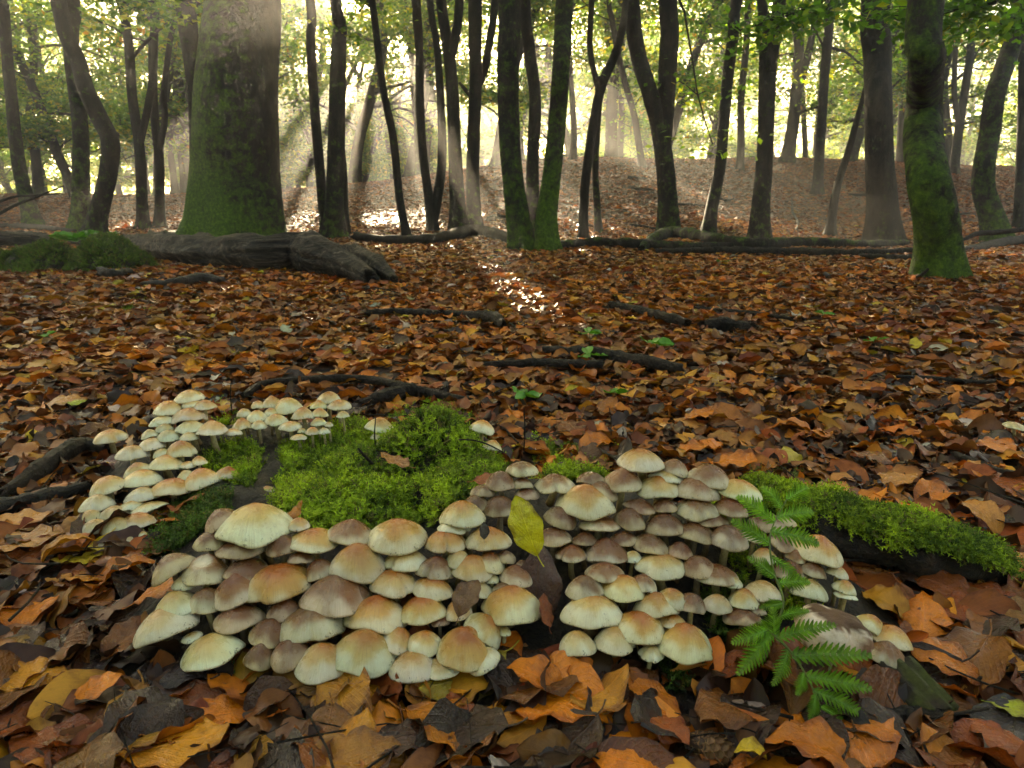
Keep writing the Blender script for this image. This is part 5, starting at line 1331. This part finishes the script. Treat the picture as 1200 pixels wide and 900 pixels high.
hanging_branch([(1250,-40),(1190,-5),(1120,12),(1060,18),(1010,14)], 3.6, 'dark green leafy beech branch hanging before the dark mossy tree', 34, 1)
hanging_branch([(1010,-50),(980,-10),(940,12),(900,25),(860,38)], 4.6, 'green leafy beech branch hanging before the double topped tree', 30, 2)
hanging_branch([(1260,30),(1210,22),(1170,28),(1130,36)], 4.2, 'green leafy beech branch hanging at the right edge', 18, 3)
hanging_branch([(60,-60),(110,-20),(150,5),(200,25)], 6.5, 'leafy beech branch hanging left of the massive beech', 26, 4, (.3, .35, .25, .1, 0, 0))
hanging_branch([(470,-60),(440,-15),(420,15),(390,45)], 7.5, 'leafy beech branch hanging in the sun glare', 26, 5, (.2, .35, .3, .15, 0, 0))

# trees beyond the mound and deeper in the wood: copies of six builds
def far_build(k):
    rs = np.random.RandomState(900 + k); H = rs.uniform(9, 12.5)
    q = [np.zeros(3)]; d = np.array([rs.normal(0, .1), rs.normal(0, .1), 1.0])
    for j in range(8):
        d = d + rs.normal(0, .13, 3) * [1, 1, .1]; d[2] = 1; q.append(q[-1] + d / np.linalg.norm(d) * H / 8)
    c = resample(q, 60); r = np.linspace(.14, .03, 60) * rs.uniform(.8, 1.25)
    A = Acc(); c[:, 2] -= .1; tube_disp(A, c, r, 12, rs, .6, .22, .08)
    if k % 2: # fork
        i = rs.randint(10, 20); a = rs.uniform(0, 6.28); e = [c[i], c[i] + [.25 * math.cos(a), .25 * math.sin(a), .9], c[i] + [.5 * math.cos(a), .5 * math.sin(a), 2.6], c[i] + [.9 * math.cos(a), .9 * math.sin(a), 5.0]]
        tube_disp(A, resample(e, 24), np.linspace(r[i] * .75, .02, 24), 10, rs, 0, .1)
    out, an = [], []
    limbs(rs, c, r, 13, 1.7, H - .3, 1.0, 3.2, out, an, 5); limbs(rs, c, r, 9, .9, 3.6, .8, 2.4, out, an, 4)
    B = Acc()
    for pc, pr, s_ in out: V, F, th, s = tube(pc, pr, s_, False); B.add(V, F, moss=np.full(len(V), .05))
    L = Acc(); spray_leaves(L, an, rs, 54 if k < 3 else 34, .115, .34, (.20, .34, .28, .12, .05, .01), False)
    return A.mesh('far_trunk', M_bark), B.mesh('far_branchwork', M_bark), L.mesh('far_crown', M_fol, False), np.concatenate(L.V), np.concatenate(L.A['col'])
FB = [far_build(k) for k in range(6)]
fr = np.random.RandomState(77)
spots = []; tries = 0
while len(spots) < 112 and tries < 5000:
    tries += 1
    Y = fr.uniform(15.0, 46); X = fr.uniform(-.95, .95) * Y
    u, v, _ = project(np.array([[X, Y, 1.0]]))
    if min([1e9] + [math.hypot(X - a, Y - b) for a, b in spots]) < 1.6: continue
    spots.append((X, Y))
for X, Y in [(-9.6,31),(-7.8,29),(-6.1,27.5),(-9.0,36),(-7.2,34),(-5.4,32),(-10.8,40),(-8.6,42),(-6.6,39),(-11.6,34.5),(-4.6,37),(-6.9,24.2),(-8.9,25.4),(-4.3,26)]: spots.append((X, Y))
for k, (X, Y) in enumerate(spots):
    near = Y < 30
    t = thing('beech_tree', (X, Y, g1(X, Y)), 'slim hazy beech tree on and just beyond the mound crest' if near else 'far slim hazy beech tree deep in the wood behind the mound', 'tree',
              'beech trees just beyond the mound' if near else 'beech trees deep in the wood')
    rz = fr.uniform(0, 6.28); s = fr.uniform(.8, 1.15); t.rotation_euler = (0, 0, rz); t.scale = (s, s, s)
    tm, bm_, cm_, LV, LCo = FB[k % 6]
    obj('trunk', tm, t); tag(obj('branchwork', bm_, t), kind='stuff')
    c4_ = LV.reshape(-1, 4, 3); ct = c4_.mean(1) * s; cr_, sr_ = math.cos(rz), math.sin(rz)
    W = np.column_stack([ct[:, 0] * cr_ - ct[:, 1] * sr_ + X, ct[:, 0] * sr_ + ct[:, 1] * cr_ + Y, ct[:, 2] + t.location.z])
    m = in_gap(W, .13)
    if m.any():
        kv = c4_[~m].reshape(-1, 3); cm_ = mesh_np('far_crown', kv, np.arange(len(kv)).reshape(-1, 4), M_fol, {'col': LCo.reshape(-1, 4, 3)[~m].reshape(-1, 3)}, False)
    obj('crown', cm_, t)
# more of the wood, unseen, added around the viewpoint to cut front fill light
br_ = np.random.RandomState(12); back = []
while len(back) < 20:
    X, Y = br_.uniform(-15, 15), br_.uniform(-17, 6.5)
    if Y > -1.5 and abs(X) < .9 * max(Y, 0) + 4.0: continue
    if math.hypot(X, Y) < 5.5 or min([9] + [math.hypot(X - a, Y - b) for a, b in back]) < 2.4: continue
    back.append((X, Y))
for k, (X, Y) in enumerate(back):
    t = thing('beech_tree', (X, Y, g1(X, Y)), 'unseen slim beech tree of the wood, added to cut front fill light', 'tree', 'unseen beech trees added to cut fill light')
    t.rotation_euler = (0, 0, br_.uniform(0, 6.28))
    for nm, me in zip(('trunk', 'branchwork', 'crown'), FB[k % 6][:3]):
        o = obj(nm, me, t)
        if nm == 'branchwork': o['kind'] = 'stuff'
# the wood far behind reads as one mass of leaves
def far_wood():
    rs = np.random.RandomState(55); n = 140000
    a = rs.uniform(-1.15, 1.15, n); Y = rs.uniform(46, 60, n); X = a * Y; Z = rs.uniform(-.3, 13.5, n)
    d = fbm(np.column_stack([X * .30, Y * .2, Z * .42]), 3, 66)
    keep = d > (-.10 + .22 * (Z / 13)); keep &= ~in_gap(np.column_stack([X, Y, Z]), .36); X, Y, Z = X[keep], Y[keep], Z[keep]; n = len(X)
    M = rot_mats(rs.uniform(0, 6.28, n), rs.normal(0, .6, n), rs.normal(.1, .6, n))
    V, F = scatter(LEAFQ, LEAFF, np.column_stack([X, Y, Z]), M, rs.uniform(.25, .55, n))
    c = GREENS[rs.choice(len(GREENS), n, p=(.20, .32, .28, .13, .06, .01))] * rs.uniform(.7, 1.3, (n, 1))
    tag(obj('far_wood', mesh_np('far_wood', V, F, M_fol, {'col': np.repeat(c, 4, 0)}, False)), 'far mass of yellow green foliage behind all the trees', 'wood', None, 'stuff')
far_wood()

# ------------------------------------------------------------------ haze
def haze():
    N = Nodes('woodland_haze')
    v = N.n('VolumePrincipled'); v.inputs['Color'].default_value = (.92, .92, .90, 1); v.inputs['Density'].default_value = .0078; v.inputs['Anisotropy'].default_value = .66
    N.l(v.outputs[0], N.out.inputs['Volume'])
    x0, x1, y0, y1, z0, z1 = -99, 99, -99, 99, -1.6, 15.0
    V = np.array([[x, y, z] for z in (z0, z1) for y in (y0, y1) for x in (x0, x1)])
    F = np.array([[0, 2, 3, 1], [4, 5, 7, 6], [0, 1, 5, 4], [2, 6, 7, 3], [0, 4, 6, 2], [1, 3, 7, 5]])
    tag(obj('haze', mesh_np('haze', V, F, N.m, None, False)), 'thin morning haze filling the whole wood', 'haze', None, 'stuff')
haze()
